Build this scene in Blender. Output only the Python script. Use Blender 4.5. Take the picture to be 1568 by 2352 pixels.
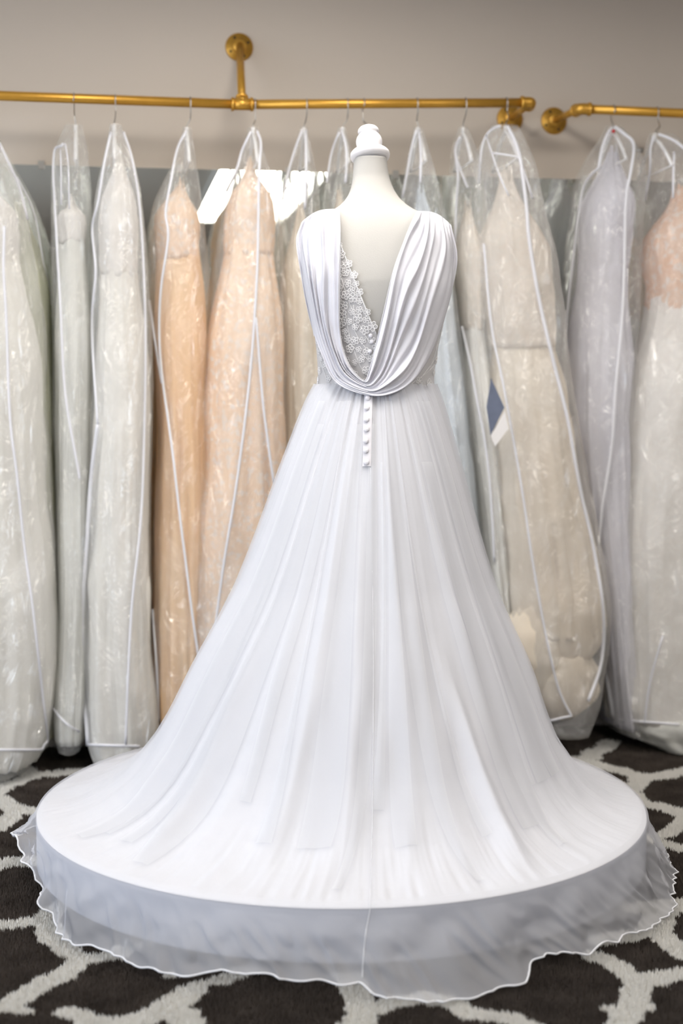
import bpy, math, random
import numpy as np
from mathutils import Vector, Matrix
from mathutils.bvhtree import BVHTree

random.seed(7)
rng = np.random.default_rng(7)
for o in list(bpy.data.objects):
    bpy.data.objects.remove(o)
scene = bpy.context.scene
COL = scene.collection

# ------------------------------------------------------------------ camera
F = 3191.0                       # focal length in pixels of the 1568 x 2352 frame
CAMH = 1.165
TH = math.atan((1176 - 910) / F)  # downward pitch
cam_data = bpy.data.cameras.new('camera')
cam = bpy.data.objects.new('camera', cam_data)
COL.objects.link(cam)
cam.location = (0, 0, CAMH)
cam.rotation_euler = (math.pi / 2 - TH, 0, 0)
cam_data.sensor_fit = 'VERTICAL'
cam_data.sensor_height = 36.0
cam_data.sensor_width = 24.0
cam_data.lens = F / 2352 * 36.0
cam_data.clip_start = 0.05
cam_data.clip_end = 60
cam_data.dof.use_dof = True
cam_data.dof.focus_distance = 3.32
cam_data.dof.aperture_fstop = 1.8
scene.camera = cam

# ------------------------------------------------------------------ view, world
scene.view_settings.view_transform = 'Standard'
scene.view_settings.look = 'None'
scene.view_settings.gamma = 1.0
scene.view_settings.use_curve_mapping = False
scene.view_settings.exposure = 0.0
try:
    scene.cycles.transparent_max_bounces = 28
    scene.cycles.max_bounces = 7
    scene.cycles.diffuse_bounces = 3
    scene.cycles.glossy_bounces = 3
    scene.cycles.transmission_bounces = 4
    scene.cycles.adaptive_threshold = 0.03
except Exception:
    pass
world = bpy.data.worlds.new('world')
scene.world = world
world.use_nodes = True
world.node_tree.nodes['Background'].inputs[0].default_value = (0.75, 0.85, 1.0, 1)
world.node_tree.nodes['Background'].inputs[1].default_value = 0.6

# ------------------------------------------------------------------ the room's frame: u along the rack wall, v out of it
PHI = math.radians(9.5)
WALLD = 4.75
UD = np.array([math.cos(PHI), math.sin(PHI), 0.0])
VD = np.array([math.sin(PHI), -math.cos(PHI), 0.0])
CAMP = np.array([0, 0, CAMH])
U0, U1, V1, CEIL = -4.2, 4.6, 9.4, 2.64
ROOMZ = -0.016                    # floor boards under the rug; z = 0 is the top of the pile

def W(u, v, z):
    p = np.array([0, WALLD, 0.0]) + UD * u + VD * v
    p[2] = z
    return p

def to_uv(p):
    d = np.asarray(p) - np.array([0, WALLD, 0.0])
    return float(d @ UD), float(d @ VD), float(p[2])

def area_light(name, loc, target, sx, sy, power, color):
    l = bpy.data.lights.new(name, 'AREA')
    l.shape = 'RECTANGLE'
    l.size, l.size_y, l.energy, l.color = sx, sy, power, color
    o = bpy.data.objects.new(name, l)
    COL.objects.link(o)
    o.location = loc
    o.rotation_euler = (Vector(target) - Vector(loc)).to_track_quat('-Z', 'Y').to_euler()
    return o

# daylight through the shop window in the left wall
WIN = dict(v0=1.4, v1=6.0, z0=0.3, z1=2.15)
_wc = W(U0 - 0.05, (WIN['v0'] + WIN['v1']) / 2, (WIN['z0'] + WIN['z1']) / 2)
area_light('window_daylight', _wc, _wc + UD, WIN['v1'] - WIN['v0'], WIN['z1'] - WIN['z0'], 170, (0.80, 0.88, 1.0))
LAMP = 16.5                        # brightness of the ceiling light diffusers
LAMPCOL = (1.0, 0.95, 0.89)

# ------------------------------------------------------------------ helpers
def lin(r, g, b):
    def f(c):
        c /= 255.0
        return c / 12.92 if c <= 0.04045 else ((c + 0.055) / 1.055) ** 2.4
    return (f(r), f(g), f(b))

def ray(x, y):
    a = (x - 784) / F
    b = (1176 - y) / F
    return np.array([a, math.cos(TH) + b * math.sin(TH), -math.sin(TH) + b * math.cos(TH)])

def on_plane_v(x, y, v):
    """point of the photograph on the vertical plane that lies v metres in front of the rack wall"""
    r = ray(x, y)
    n = VD
    t = ((np.array([0, WALLD, 0]) + VD * v - CAMP) @ n) / (n @ r)
    return CAMP + t * r

def on_z(x, y, z):
    r = ray(x, y)
    return CAMP + r * ((z - CAMH) / r[2])

def on_y(x, y, Y):
    r = ray(x, y)
    return CAMP + r * (Y / r[1])

def project(p):
    q = np.asarray(p) - CAMP
    d = q @ np.array([0, math.cos(TH), -math.sin(TH)])
    return 784 + F * q[0] / d, 1176 - F * (q @ np.array([0, math.sin(TH), math.cos(TH)])) / d

def mesh(name, verts, faces, mat, parent=None, smooth=True, link=True):
    me = bpy.data.meshes.new(name)
    me.from_pydata([tuple(map(float, v)) for v in verts], [], faces)
    me.update()
    if smooth:
        me.polygons.foreach_set('use_smooth', [True] * len(me.polygons))
    if mat is not None:
        me.materials.append(mat)
    o = bpy.data.objects.new(name, me)
    COL.objects.link(o)
    if parent is not None:
        o.parent = parent
        o.matrix_parent_inverse = parent.matrix_world.inverted() if False else Matrix.Translation(parent.location).inverted()
    return o

def tag(o, label, cat, group=None, kind=None):
    if label: o['label'] = label
    if cat: o['category'] = cat
    if group: o['group'] = group
    if kind: o['kind'] = kind
    return o

def thing(name, label, cat, loc=(0, 0, 0), group=None):
    o = bpy.data.objects.new(name, None)
    COL.objects.link(o)
    o.location = tuple(map(float, loc))
    o.empty_display_size = 0.05
    return tag(o, label, cat, group)

def catmull(pts, n):
    P = np.asarray(pts, float)
    P = np.vstack([2 * P[0] - P[1], P, 2 * P[-1] - P[-2]])
    m = len(P) - 3
    out = []
    for k in range(n):
        t = k / (n - 1) * m
        i = min(int(t), m - 1)
        s = t - i
        a, b, c, d = P[i], P[i + 1], P[i + 2], P[i + 3]
        out.append(0.5 * (2 * b + (c - a) * s + (2 * a - 5 * b + 4 * c - d) * s * s + (3 * b - a - 3 * c + d) * s ** 3))
    return np.array(out)

def tube_data(path, r, n=8, closed=False, caps=True):
    P = np.asarray(path, float)
    m = len(P)
    R = np.full(m, r) if np.isscalar(r) else np.asarray(r)
    T = np.gradient(P, axis=0)
    if closed:
        T = np.roll(P, -1, 0) - np.roll(P, 1, 0)
    T /= np.linalg.norm(T, axis=1)[:, None] + 1e-12
    a = np.array([0, 0, 1.0]) if abs(T[0][2]) < 0.9 else np.array([1.0, 0, 0])
    nrm = np.cross(T[0], a); nrm /= np.linalg.norm(nrm)
    V, Fc = [], []
    for i in range(m):
        nrm = nrm - T[i] * (nrm @ T[i]); nrm /= np.linalg.norm(nrm) + 1e-12
        bi = np.cross(T[i], nrm)
        for k in range(n):
            an = 2 * math.pi * k / n
            V.append(P[i] + R[i] * (math.cos(an) * nrm + math.sin(an) * bi))
    for i in range(m if closed else m - 1):
        j = (i + 1) % m
        for k in range(n):
            k2 = (k + 1) % n
            Fc.append((i * n + k, i * n + k2, j * n + k2, j * n + k))
    if caps and not closed:
        Fc.append(tuple(range(n))[::-1])
        Fc.append(tuple((m - 1) * n + k for k in range(n)))
    return V, Fc

def tube(name, path, r, mat, parent=None, n=8, closed=False):
    v, f = tube_data(path, r, n, closed)
    return mesh(name, v, f, mat, parent)

def join(*datas):
    V, Fc = [], []
    for v, f in datas:
        o = len(V)
        V += list(v)
        Fc += [tuple(i + o for i in q) for q in f]
    return V, Fc

def lathe_data(prof, origin, axis=(0, 0, 1), n=32):
    """prof: (radius, height) pairs along the axis"""
    ax = np.array(axis, float); ax /= np.linalg.norm(ax)
    a = np.array([1.0, 0, 0]) if abs(ax[0]) < 0.9 else np.array([0, 1.0, 0])
    e1 = np.cross(ax, a); e1 /= np.linalg.norm(e1)
    e2 = np.cross(ax, e1)
    V, Fc = [], []
    for r, h in prof:
        for k in range(n):
            t = 2 * math.pi * k / n
            V.append(np.asarray(origin) + ax * h + max(r, 1e-5) * (math.cos(t) * e1 + math.sin(t) * e2))
    for i in range(len(prof) - 1):
        for k in range(n):
            k2 = (k + 1) % n
            Fc.append((i * n + k, i * n + k2, (i + 1) * n + k2, (i + 1) * n + k))
    return V, Fc

def box_data(c, ex, ey, ez, sx, sy, sz, bev=0.0):
    c, ex, ey, ez = map(lambda q: np.asarray(q, float), (c, ex, ey, ez))
    V = [c + ex * sx * i + ey * sy * j + ez * sz * k for k in (-.5, .5) for j in (-.5, .5) for i in (-.5, .5)]
    return V, [(0, 2, 3, 1), (4, 5, 7, 6), (0, 1, 5, 4), (2, 6, 7, 3), (0, 4, 6, 2), (1, 3, 7, 5)]

def grid_faces(nr, nc, wrap=False):
    Fc = []
    for i in range(nr - 1):
        for j in range(nc if wrap else nc - 1):
            j2 = (j + 1) % nc
            Fc.append((i * nc + j, i * nc + j2, (i + 1) * nc + j2, (i + 1) * nc + j))
    return Fc

def vnoise(x, y, seed=0, px=None):
    """smooth value noise on arrays; px = period of x in cells"""
    x = np.asarray(x, float); y = np.asarray(y, float)
    g = np.random.default_rng(seed).random((64, 64)) * 2 - 1
    xi = np.floor(x).astype(int); yi = np.floor(y).astype(int)
    fx = x - xi; fy = y - yi
    fx = fx * fx * (3 - 2 * fx); fy = fy * fy * (3 - 2 * fy)
    m = px or 64
    a = g[(yi) % 64, (xi % m) % 64]; b = g[(yi) % 64, ((xi + 1) % m) % 64]
    c = g[(yi + 1) % 64, (xi % m) % 64]; d = g[(yi + 1) % 64, ((xi + 1) % m) % 64]
    return (a * (1 - fx) + b * fx) * (1 - fy) + (c * (1 - fx) + d * fx) * fy

# ------------------------------------------------------------------ materials
def newmat(name):
    m = bpy.data.materials.new(name)
    m.use_nodes = True
    nt = m.node_tree
    nt.nodes.clear()
    out = nt.nodes.new('ShaderNodeOutputMaterial')
    return m, nt, out

def node(nt, typ, **kw):
    n = nt.nodes.new(typ)
    for k, v in kw.items():
        if k.startswith('i_'):
            n.inputs[int(k[2:])].default_value = v
        else:
            setattr(n, k, v)
    return n

def noise_bump(nt, scale, strength, dist=0.002, stretch=(1, 1, 1), detail=3):
    tc = node(nt, 'ShaderNodeTexCoord')
    mp = node(nt, 'ShaderNodeMapping'); mp.inputs['Scale'].default_value = stretch
    nz = node(nt, 'ShaderNodeTexNoise'); nz.inputs['Scale'].default_value = scale; nz.inputs['Detail'].default_value = detail
    bp = node(nt, 'ShaderNodeBump'); bp.inputs['Strength'].default_value = strength; bp.inputs['Distance'].default_value = dist
    nt.links.new(tc.outputs['Object'], mp.inputs['Vector'])
    nt.links.new(mp.outputs[0], nz.inputs['Vector'])
    nt.links.new(nz.outputs[0], bp.inputs['Height'])
    return bp, nz

def principled(name, col, rough=0.6, metal=0.0, col2=None, nscale=8, bump=0.0, bscale=60, bdist=0.002, stretch=(1, 1, 1), spec=0.5, sheen=0.0, trans=0.0):
    m, nt, out = newmat(name)
    p = node(nt, 'ShaderNodeBsdfPrincipled')
    p.inputs['Base Color'].default_value = (*col, 1)
    p.inputs['Roughness'].default_value = rough
    p.inputs['Metallic'].default_value = metal
    p.inputs['Specular IOR Level'].default_value = spec
    p.inputs['Sheen Weight'].default_value = sheen
    tc = node(nt, 'ShaderNodeTexCoord')
    nz = node(nt, 'ShaderNodeTexNoise'); nz.inputs['Scale'].default_value = nscale; nz.inputs['Detail'].default_value = 4
    nt.links.new(tc.outputs['Object'], nz.inputs['Vector'])
    mx = node(nt, 'ShaderNodeMixRGB')
    c2 = col2 or tuple(c * 0.94 for c in col)
    mx.inputs[1].default_value = (*col, 1); mx.inputs[2].default_value = (*c2, 1)
    nt.links.new(nz.outputs[0], mx.inputs[0])
    nt.links.new(mx.outputs[0], p.inputs['Base Color'])
    if bump:
        bp, _ = noise_bump(nt, bscale, bump, bdist, stretch)
        nt.links.new(bp.outputs[0], p.inputs['Normal'])
    sh = p.outputs[0]
    if trans:
        tr = node(nt, 'ShaderNodeBsdfTranslucent'); nt.links.new(mx.outputs[0], tr.inputs[0])
        ms = node(nt, 'ShaderNodeMixShader'); ms.inputs[0].default_value = trans
        nt.links.new(sh, ms.inputs[1]); nt.links.new(tr.outputs[0], ms.inputs[2]); sh = ms.outputs[0]
    nt.links.new(sh, out.inputs[0])
    return m

def sheer(name, col, opacity, transl=0.35, bump=0.15, bscale=25, bdist=0.004, stretch=(1, 1, 1)):
    """thin woven cloth: part of the light passes between the threads, the rest is scattered"""
    m, nt, out = newmat(name)
    d = node(nt, 'ShaderNodeBsdfDiffuse'); d.inputs[0].default_value = (*col, 1)
    t = node(nt, 'ShaderNodeBsdfTranslucent'); t.inputs[0].default_value = (*col, 1)
    a = node(nt, 'ShaderNodeMixShader'); a.inputs[0].default_value = transl
    nt.links.new(d.outputs[0], a.inputs[1]); nt.links.new(t.outputs[0], a.inputs[2])
    tr = node(nt, 'ShaderNodeBsdfTransparent')
    b = node(nt, 'ShaderNodeMixShader'); b.inputs[0].default_value = opacity
    nt.links.new(tr.outputs[0], b.inputs[1]); nt.links.new(a.outputs[0], b.inputs[2])
    if bump:
        bp, _ = noise_bump(nt, bscale, bump, bdist, stretch)
        nt.links.new(bp.outputs[0], d.inputs['Normal'])
    nt.links.new(b.outputs[0], out.inputs[0])
    return m

def vinyl(name, tint, haze, gloss=0.10, rough=0.06, bscale=15, bump=1.0):
    """clear garment-bag film: mostly see-through, a little milky, crumpled gloss"""
    m, nt, out = newmat(name)
    tr = node(nt, 'ShaderNodeBsdfTransparent'); tr.inputs[0].default_value = (*tint, 1)
    d = node(nt, 'ShaderNodeBsdfDiffuse'); d.inputs[0].default_value = (0.95, 0.95, 0.94, 1)
    tl = node(nt, 'ShaderNodeBsdfTranslucent'); tl.inputs[0].default_value = (0.9, 0.9, 0.88, 1)
    g = node(nt, 'ShaderNodeBsdfGlossy'); g.inputs['Roughness'].default_value = rough; g.inputs[0].default_value = (1, 1, 1, 1)
    tc = node(nt, 'ShaderNodeTexCoord')
    mp = node(nt, 'ShaderNodeMapping'); mp.inputs['Scale'].default_value = (1, 1, 0.45)
    n1 = node(nt, 'ShaderNodeTexNoise'); n1.inputs['Scale'].default_value = bscale; n1.inputs['Detail'].default_value = 5; n1.inputs['Distortion'].default_value = 1.4
    bp = node(nt, 'ShaderNodeBump'); bp.inputs['Strength'].default_value = bump; bp.inputs['Distance'].default_value = 0.11
    nt.links.new(tc.outputs['Object'], mp.inputs[0]); nt.links.new(mp.outputs[0], n1.inputs['Vector'])
    nt.links.new(n1.outputs[0], bp.inputs['Height'])
    nt.links.new(bp.outputs[0], g.inputs['Normal'])
    h = node(nt, 'ShaderNodeMixShader'); h.inputs[0].default_value = 0.5
    nt.links.new(d.outputs[0], h.inputs[1]); nt.links.new(tl.outputs[0], h.inputs[2])
    a = node(nt, 'ShaderNodeMixShader'); a.inputs[0].default_value = haze
    nt.links.new(tr.outputs[0], a.inputs[1]); nt.links.new(h.outputs[0], a.inputs[2])
    b = node(nt, 'ShaderNodeMixShader'); b.inputs[0].default_value = gloss
    nt.links.new(a.outputs[0], b.inputs[1]); nt.links.new(g.outputs[0], b.inputs[2])
    nt.links.new(b.outputs[0], out.inputs[0])
    return m

def emission(name, col, strength):
    m, nt, out = newmat(name)
    e = node(nt, 'ShaderNodeEmission'); e.inputs[0].default_value = (*col, 1); e.inputs[1].default_value = strength
    nt.links.new(e.outputs[0], out.inputs[0])
    return m

M = {}
M['wall'] = principled('wall_paint', lin(198, 188, 176), 0.85, col2=lin(194, 184, 172), nscale=1.5, bump=0.05, bscale=180, spec=0.2)
M['roomwall'] = principled('room_wall_paint', lin(176, 170, 164), 0.85, spec=0.2)
M['ceiling'] = principled('ceiling_tile', lin(200, 198, 194), 0.9, bump=0.1, bscale=90, spec=0.1)
M['floor'] = principled('floor_boards', lin(120, 95, 72), 0.5, col2=lin(90, 70, 52), nscale=5, stretch=(1, 12, 1))
M['gold'] = principled('brushed_gold_paint', lin(208, 158, 66), 0.36, 0.6, col2=lin(194, 146, 56), nscale=40, bump=0.06, bscale=120)
M['flange'] = principled('cast_gold_paint', lin(206, 160, 70), 0.42, 0.6, col2=lin(180, 132, 48), nscale=60, bump=0.25, bscale=140)
M['black'] = principled('dark_hole', (0.012, 0.012, 0.012), 0.7)
M['wire'] = principled('hanger_steel', (0.42, 0.41, 0.39), 0.32, 0.9)
M['plastic'] = principled('clear_white_plastic', (0.85, 0.85, 0.86), 0.3)
M['piping'] = principled('white_binding_tape', lin(240, 240, 245), 0.7, trans=0.25)
M['form'] = principled('white_jersey', lin(180, 178, 174), 0.9, col2=lin(176, 174, 170), nscale=20, bump=0.25, bscale=420, bdist=0.001, spec=0.1)
M['formwood'] = principled('white_satin_paint', lin(232, 230, 232), 0.38, col2=lin(228, 226, 228), nscale=6)
M['lining'] = principled('white_satin_lining', lin(223, 224, 228), 0.75, bump=0.10, bscale=30, spec=0.15, trans=0.15)
M['chiffon'] = sheer('white_chiffon', lin(228, 229, 235), 0.38, 0.30, 0.25, 38, 0.004, (1, 1, 0.35))
M['drape'] = principled('white_pleated_chiffon', lin(231, 231, 238), 0.85, bump=0.22, bscale=34, bdist=0.004, spec=0.1, trans=0.22, stretch=(1.4, 1, 0.5))
M['fold'] = sheer('doubled_chiffon', lin(228, 229, 233), 0.42, 0.30, 0.2, 38, 0.004, (1, 1, 0.35))
M['net'] = sheer('lace_net', lin(232, 231, 234), 0.65, 0.2, 0)
M['petal'] = sheer('lace_petal_mesh', lin(232, 231, 233), 0.55, 0.2, 0)
M['lace'] = principled('corded_lace', lin(238, 237, 238), 0.7, spec=0.2)
M['button'] = principled('satin_covered_button', lin(222, 221, 227), 0.45)
M['placket'] = principled('satin_placket', lin(206, 205, 211), 0.6)
M['platform'] = principled('white_platform_cover', lin(166, 170, 181), 0.8, spec=0.1)
M['platbase'] = principled('dark_platform_base', (0.03, 0.03, 0.03), 0.8)

# mirror glass
m, nt, out = newmat('mirror_silvering')
g = node(nt, 'ShaderNodeBsdfGlossy'); g.inputs['Roughness'].default_value = 0.0
tc = node(nt, 'ShaderNodeTexCoord'); nz = node(nt, 'ShaderNodeTexNoise'); nz.inputs['Scale'].default_value = 2
mx = node(nt, 'ShaderNodeMixRGB'); mx.inputs[1].default_value = (0.80, 0.84, 0.80, 1); mx.inputs[2].default_value = (0.78, 0.82, 0.78, 1)
nt.links.new(tc.outputs['Object'], nz.inputs['Vector']); nt.links.new(nz.outputs[0], mx.inputs[0]); nt.links.new(mx.outputs[0], g.inputs[0])
nt.links.new(g.outputs[0], out.inputs[0])
M['mirror'] = m

# ------------------------------------------------------------------ room shell
def struct(name, data, mat, smooth=False):
    o = mesh(name, data[0], data[1], mat, smooth=smooth)
    o['kind'] = 'structure'
    return o

def slab(name, u0, u1, v0, v1, z0, z1, mat):
    c = W((u0 + u1) / 2, (v0 + v1) / 2, (z0 + z1) / 2)
    return struct(name, box_data(c, UD, VD, (0, 0, 1), u1 - u0, v1 - v0, z1 - z0), mat)

T = 0.12
slab('wall_back', U0 - T, U1 + T, -T, 0, ROOMZ, CEIL, M['wall'])
slab('wall_front', U0 - T, U1 + T, V1, V1 + T, ROOMZ, CEIL, M['roomwall'])
slab('wall_right', U1, U1 + T, 0, V1, ROOMZ, CEIL, M['roomwall'])
# left wall with the window opening
parts = []
for (a, b, c, d) in ((0, WIN['v0'], ROOMZ, CEIL), (WIN['v1'], V1, ROOMZ, CEIL), (WIN['v0'], WIN['v1'], ROOMZ, WIN['z0']), (WIN['v0'], WIN['v1'], WIN['z1'], CEIL)):
    parts.append(box_data(W(U0 - T / 2, (a + b) / 2, (c + d) / 2), UD, VD, (0, 0, 1), T, b - a, d - c))
struct('wall_left', join(*parts), M['roomwall'])
slab('ceiling', U0 - T, U1 + T, -T, V1 + T, CEIL, CEIL + 0.1, M['ceiling'])
slab('floor', U0 - T, U1 + T, -T, V1 + T, ROOMZ - 0.1, ROOMZ, M['floor'])
slab('baseboard_back', U0, U1, 0, 0.014, ROOMZ, ROOMZ + 0.09, M['formwood'])
# window frame
wf = []
for vv in np.linspace(WIN['v0'], WIN['v1'], 4):
    wf.append(box_data(W(U0 - 0.03, vv, (WIN['z0'] + WIN['z1']) / 2), UD, VD, (0, 0, 1), 0.07, 0.06, WIN['z1'] - WIN['z0']))
for zz in (WIN['z0'], WIN['z1']):
    wf.append(box_data(W(U0 - 0.03, (WIN['v0'] + WIN['v1']) / 2, zz), UD, VD, (0, 0, 1), 0.07, WIN['v1'] - WIN['v0'], 0.06))
win_o = struct('window_1', join(*wf), M['formwood'])
m, nt, out = newmat('window_glass')
tr = node(nt, 'ShaderNodeBsdfTransparent'); g = node(nt, 'ShaderNodeBsdfGlossy'); g.inputs['Roughness'].default_value = 0.0
ms = node(nt, 'ShaderNodeMixShader'); ms.inputs[0].default_value = 0.05
nt.links.new(tr.outputs[0], ms.inputs[1]); nt.links.new(g.outputs[0], ms.inputs[2]); nt.links.new(ms.outputs[0], out.inputs[0])
pv = np.linspace(WIN['v0'], WIN['v1'], 4)
for k in range(3):
    d = box_data(W(U0 - 0.03, (pv[k] + pv[k + 1]) / 2, (WIN['z0'] + WIN['z1']) / 2), UD, VD, (0, 0, 1), 0.006, pv[k + 1] - pv[k] - 0.06, WIN['z1'] - WIN['z0'] - 0.06)
    mesh('pane', d[0], d[1], m, win_o, False)

# ------------------------------------------------------------------ ceiling lights (seen in the wall mirrors)
def reflect_on_ceiling(x, y):
    p = on_plane_v(x, y, 0.006)
    r = ray(x, y)
    r = r - 2 * (r @ VD) * VD
    return to_uv(p + r * ((CEIL - p[2]) / r[2]))

lu0, lv0, _ = reflect_on_ceiling(486, 380)
lu1, lv1, _ = reflect_on_ceiling(660, 505)
M['lamp'] = emission('lit_diffuser', LAMPCOL, LAMP)
M['lampframe'] = principled('lamp_frame_white', (0.8, 0.8, 0.8), 0.5)
def ceiling_light(u, v, su, sv, label):
    c = W(u, v, CEIL)
    t = thing('ceiling_light', label, 'ceiling light', c, 'ceiling light panels')
    fr = []
    for s in (-1, 1):
        fr.append(box_data(W(u + s * (su / 2 + 0.015), v, CEIL - 0.012), UD, VD, (0, 0, 1), 0.03, sv + 0.06, 0.024))
        fr.append(box_data(W(u, v + s * (sv / 2 + 0.015), CEIL - 0.012), UD, VD, (0, 0, 1), su, 0.03, 0.024))
    d = join(*fr)
    mesh('frame', d[0], d[1], M['lampframe'], t, False)
    d = box_data(W(u, v, CEIL - 0.008), UD, VD, (0, 0, 1), su, sv, 0.012)
    mesh('diffuser', d[0], d[1], M['lamp'], t, False)
su_, sv_ = abs(lu1 - lu0), abs(lv1 - lv0)
ceiling_light((lu0 + lu1) / 2, (lv0 + lv1) / 2, su_ * .85, sv_, 'bright ceiling light panel reflected in the wall mirror between the peach gowns')
cu, cv = -0.784, 4.685
for k, (u, v, lab) in enumerate((
        (-0.3, 1.62, 'ceiling light panel above the round platform'),
        (-2.15, 2.15, 'ceiling light panel above the left end of the gold rail'),
        (1.65, 2.15, 'ceiling light panel above the right hand rail'))):
    ceiling_light(u, v, 0.6, 1.2, lab)

# ------------------------------------------------------------------ wall mirrors
MZ1 = 1.912
def px_u(x, y=405):
    return to_uv(on_plane_v(x, y, 0.003))[0]
mu = [-2.6, px_u(300), px_u(1012), px_u(1660)]
for k, lab in enumerate(('tall frameless wall mirror behind the leftmost garment bags', 'wide frameless wall mirror behind the dress form', 'frameless wall mirror behind the right hand garment bags')):
    a, b = mu[k] + 0.002, mu[k + 1] - 0.002
    t = thing('wall_mirror', lab, 'mirror', W((a + b) / 2, 0, 0.12), 'wall mirrors')
    d = box_data(W((a + b) / 2, 0.003, (0.12 + MZ1) / 2), UD, VD, (0, 0, 1), b - a, 0.006, MZ1 - 0.12)
    mesh('glass', d[0], d[1], M['mirror'], t, False)
    for q in (0.15, 0.5, 0.85):
        d = box_data(W(a + (b - a) * q, 0.006, MZ1), UD, VD, (0, 0, 1), 0.02, 0.012, 0.026)
        mesh('clip', d[0], d[1], M['wire'], t, False)

# ------------------------------------------------------------------ gold pipe rails
RODV = 0.25 * math.cos(PHI)
RODR = 0.0148
def rodp(x, y):
    return on_plane_v(x, y, RODV)

def flange(name_parent, p):
    """round cast flange on the wall at p (on wall plane)"""
    u, _, z = to_uv(p)
    d = lathe_data([(0.0001, 0), (0.044, 0), (0.046, 0.003), (0.044, 0.007), (0.026, 0.009), (0.024, 0.02), (0.021, 0.026), (0.0001, 0.026)], W(u, 0.0, z), VD, 36)
    fl = mesh('flange', d[0], d[1], M['flange'], name_parent)
    for k in range(4):
        a = math.radians(28 + 90 * k)
        d = lathe_data([(0.0001, 0), (0.0042, 0), (0.0042, 0.0012), (0.0001, 0.0012)], W(u + 0.033 * math.cos(a), 0.0081, z + 0.033 * math.sin(a)), VD, 12)
        h = mesh('screw_hole', d[0], d[1], M['black'], fl)
    return W(u, 0.02, z)

def elbow(parent, c, d1, d2):
    d1 = np.asarray(d1) / np.linalg.norm(d1); d2 = np.asarray(d2) / np.linalg.norm(d2)
    pts = catmull([c + d1 * 0.034, c + d1 * 0.02, c + (d1 + d2) * 0.004, c + d2 * 0.02, c + d2 * 0.034], 14)
    e = tube_data(pts, 0.0185, 14)
    r1 = tube_data([c + d1 * 0.028, c + d1 * 0.037], 0.0215, 14)
    r2 = tube_data([c + d2 * 0.028, c + d2 * 0.037], 0.0215, 14)
    d = join(e, r1, r2)
    return mesh('elbow', d[0], d[1], M['gold'], parent)

tee = rodp(556, 240)
left_end = rodp(0, 220)
left_end = tee + (left_end - tee) * 1.9
r_end = rodp(1221, 236)
rail = thing('clothes_rail', 'long gold pipe clothes rail fixed to the beige wall, carrying most of the garment bags', 'clothes rail', (tee[0], tee[1], 0), 'gold pipe rails')
tube('rail', [left_end, (left_end + tee) / 2, tee], RODR, M['gold'], rail, 18)
tube('rail', [tee, (tee + r_end) / 2, r_end], RODR, M['gold'], rail, 18)
du = (left_end - tee) / np.linalg.norm(left_end - tee)
du2 = (r_end - tee) / np.linalg.norm(r_end - tee)
# tee fitting and slanted stay up to its flange
fp = on_plane_v(549, 109, 0.0)
fs = flange(rail, fp)
st = fs - tee; stn = st / np.linalg.norm(st)
d = join(tube_data([tee + du * 0.030, tee + du2 * 0.030], 0.0185, 16), tube_data([tee + du * 0.034, tee + du * 0.026], 0.0215, 16),
         tube_data([tee + du2 * 0.026, tee + du2 * 0.034], 0.0215, 16), tube_data([tee, tee + stn * 0.032], 0.0185, 16), tube_data([tee + stn * 0.026, tee + stn * 0.034], 0.0212, 16))
mesh('tee_fitting', d[0], d[1], M['gold'], rail)
tube('stay', [tee, (tee + fs) / 2, fs - stn * -0.012], 0.0125, M['gold'], rail, 16)
# right end bracket
fp = on_plane_v(1170, 273, 0.0)
fs = flange(rail, fp)
elbow(rail, r_end, tee - r_end, fs - r_end)
tube('bracket_arm', [r_end, (r_end + fs) / 2, fs], 0.0115, M['gold'], rail, 16)
# left end bracket, outside the picture
ul, vl, zl = to_uv(left_end)
fs = flange(rail, W(ul, 0, zl)); elbow(rail, left_end, tee - left_end, fs - left_end)
tube('bracket_arm', [left_end, (left_end + fs) / 2, fs], 0.0115, M['gold'], rail, 16)

q0 = rodp(1331, 250); q1 = rodp(1560, 260); q1 = q0 + (q1 - q0) * 3.0
rail2 = thing('clothes_rail', 'short gold pipe clothes rail at the right edge, its elbow beside a round wall flange', 'clothes rail', (q0[0], q0[1], 0), 'gold pipe rails')
tube('rail', [q0, (q0 + q1) / 2, q1], RODR, M['gold'], rail2, 18)
fs = flange(rail2, on_plane_v(1271, 278, 0.0))
elbow(rail2, q0, q1 - q0, fs - q0)
tube('bracket_arm', [q0, (q0 + fs) / 2, fs], 0.0115, M['gold'], rail2, 16)
ul, vl, zl = to_uv(q1)
fs = flange(rail2, W(ul, 0, zl)); elbow(rail2, q1, q0 - q1, fs - q1)
tube('bracket_arm', [q1, (q1 + fs) / 2, fs], 0.0115, M['gold'], rail2, 16)

# ------------------------------------------------------------------ rug
def seg_dist(X, Y, pts):
    best = np.full(X.shape, 9.0)
    for (x0, y0), (x1, y1) in zip(pts[:-1], pts[1:]):
        dx, dy = x1 - x0, y1 - y0
        L = dx * dx + dy * dy + 1e-12
        t = np.clip(((X - x0) * dx + (Y - y0) * dy) / L, 0, 1)
        best = np.minimum(best, np.hypot(X - x0 - t * dx, Y - y0 - t * dy))
    return best

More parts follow.
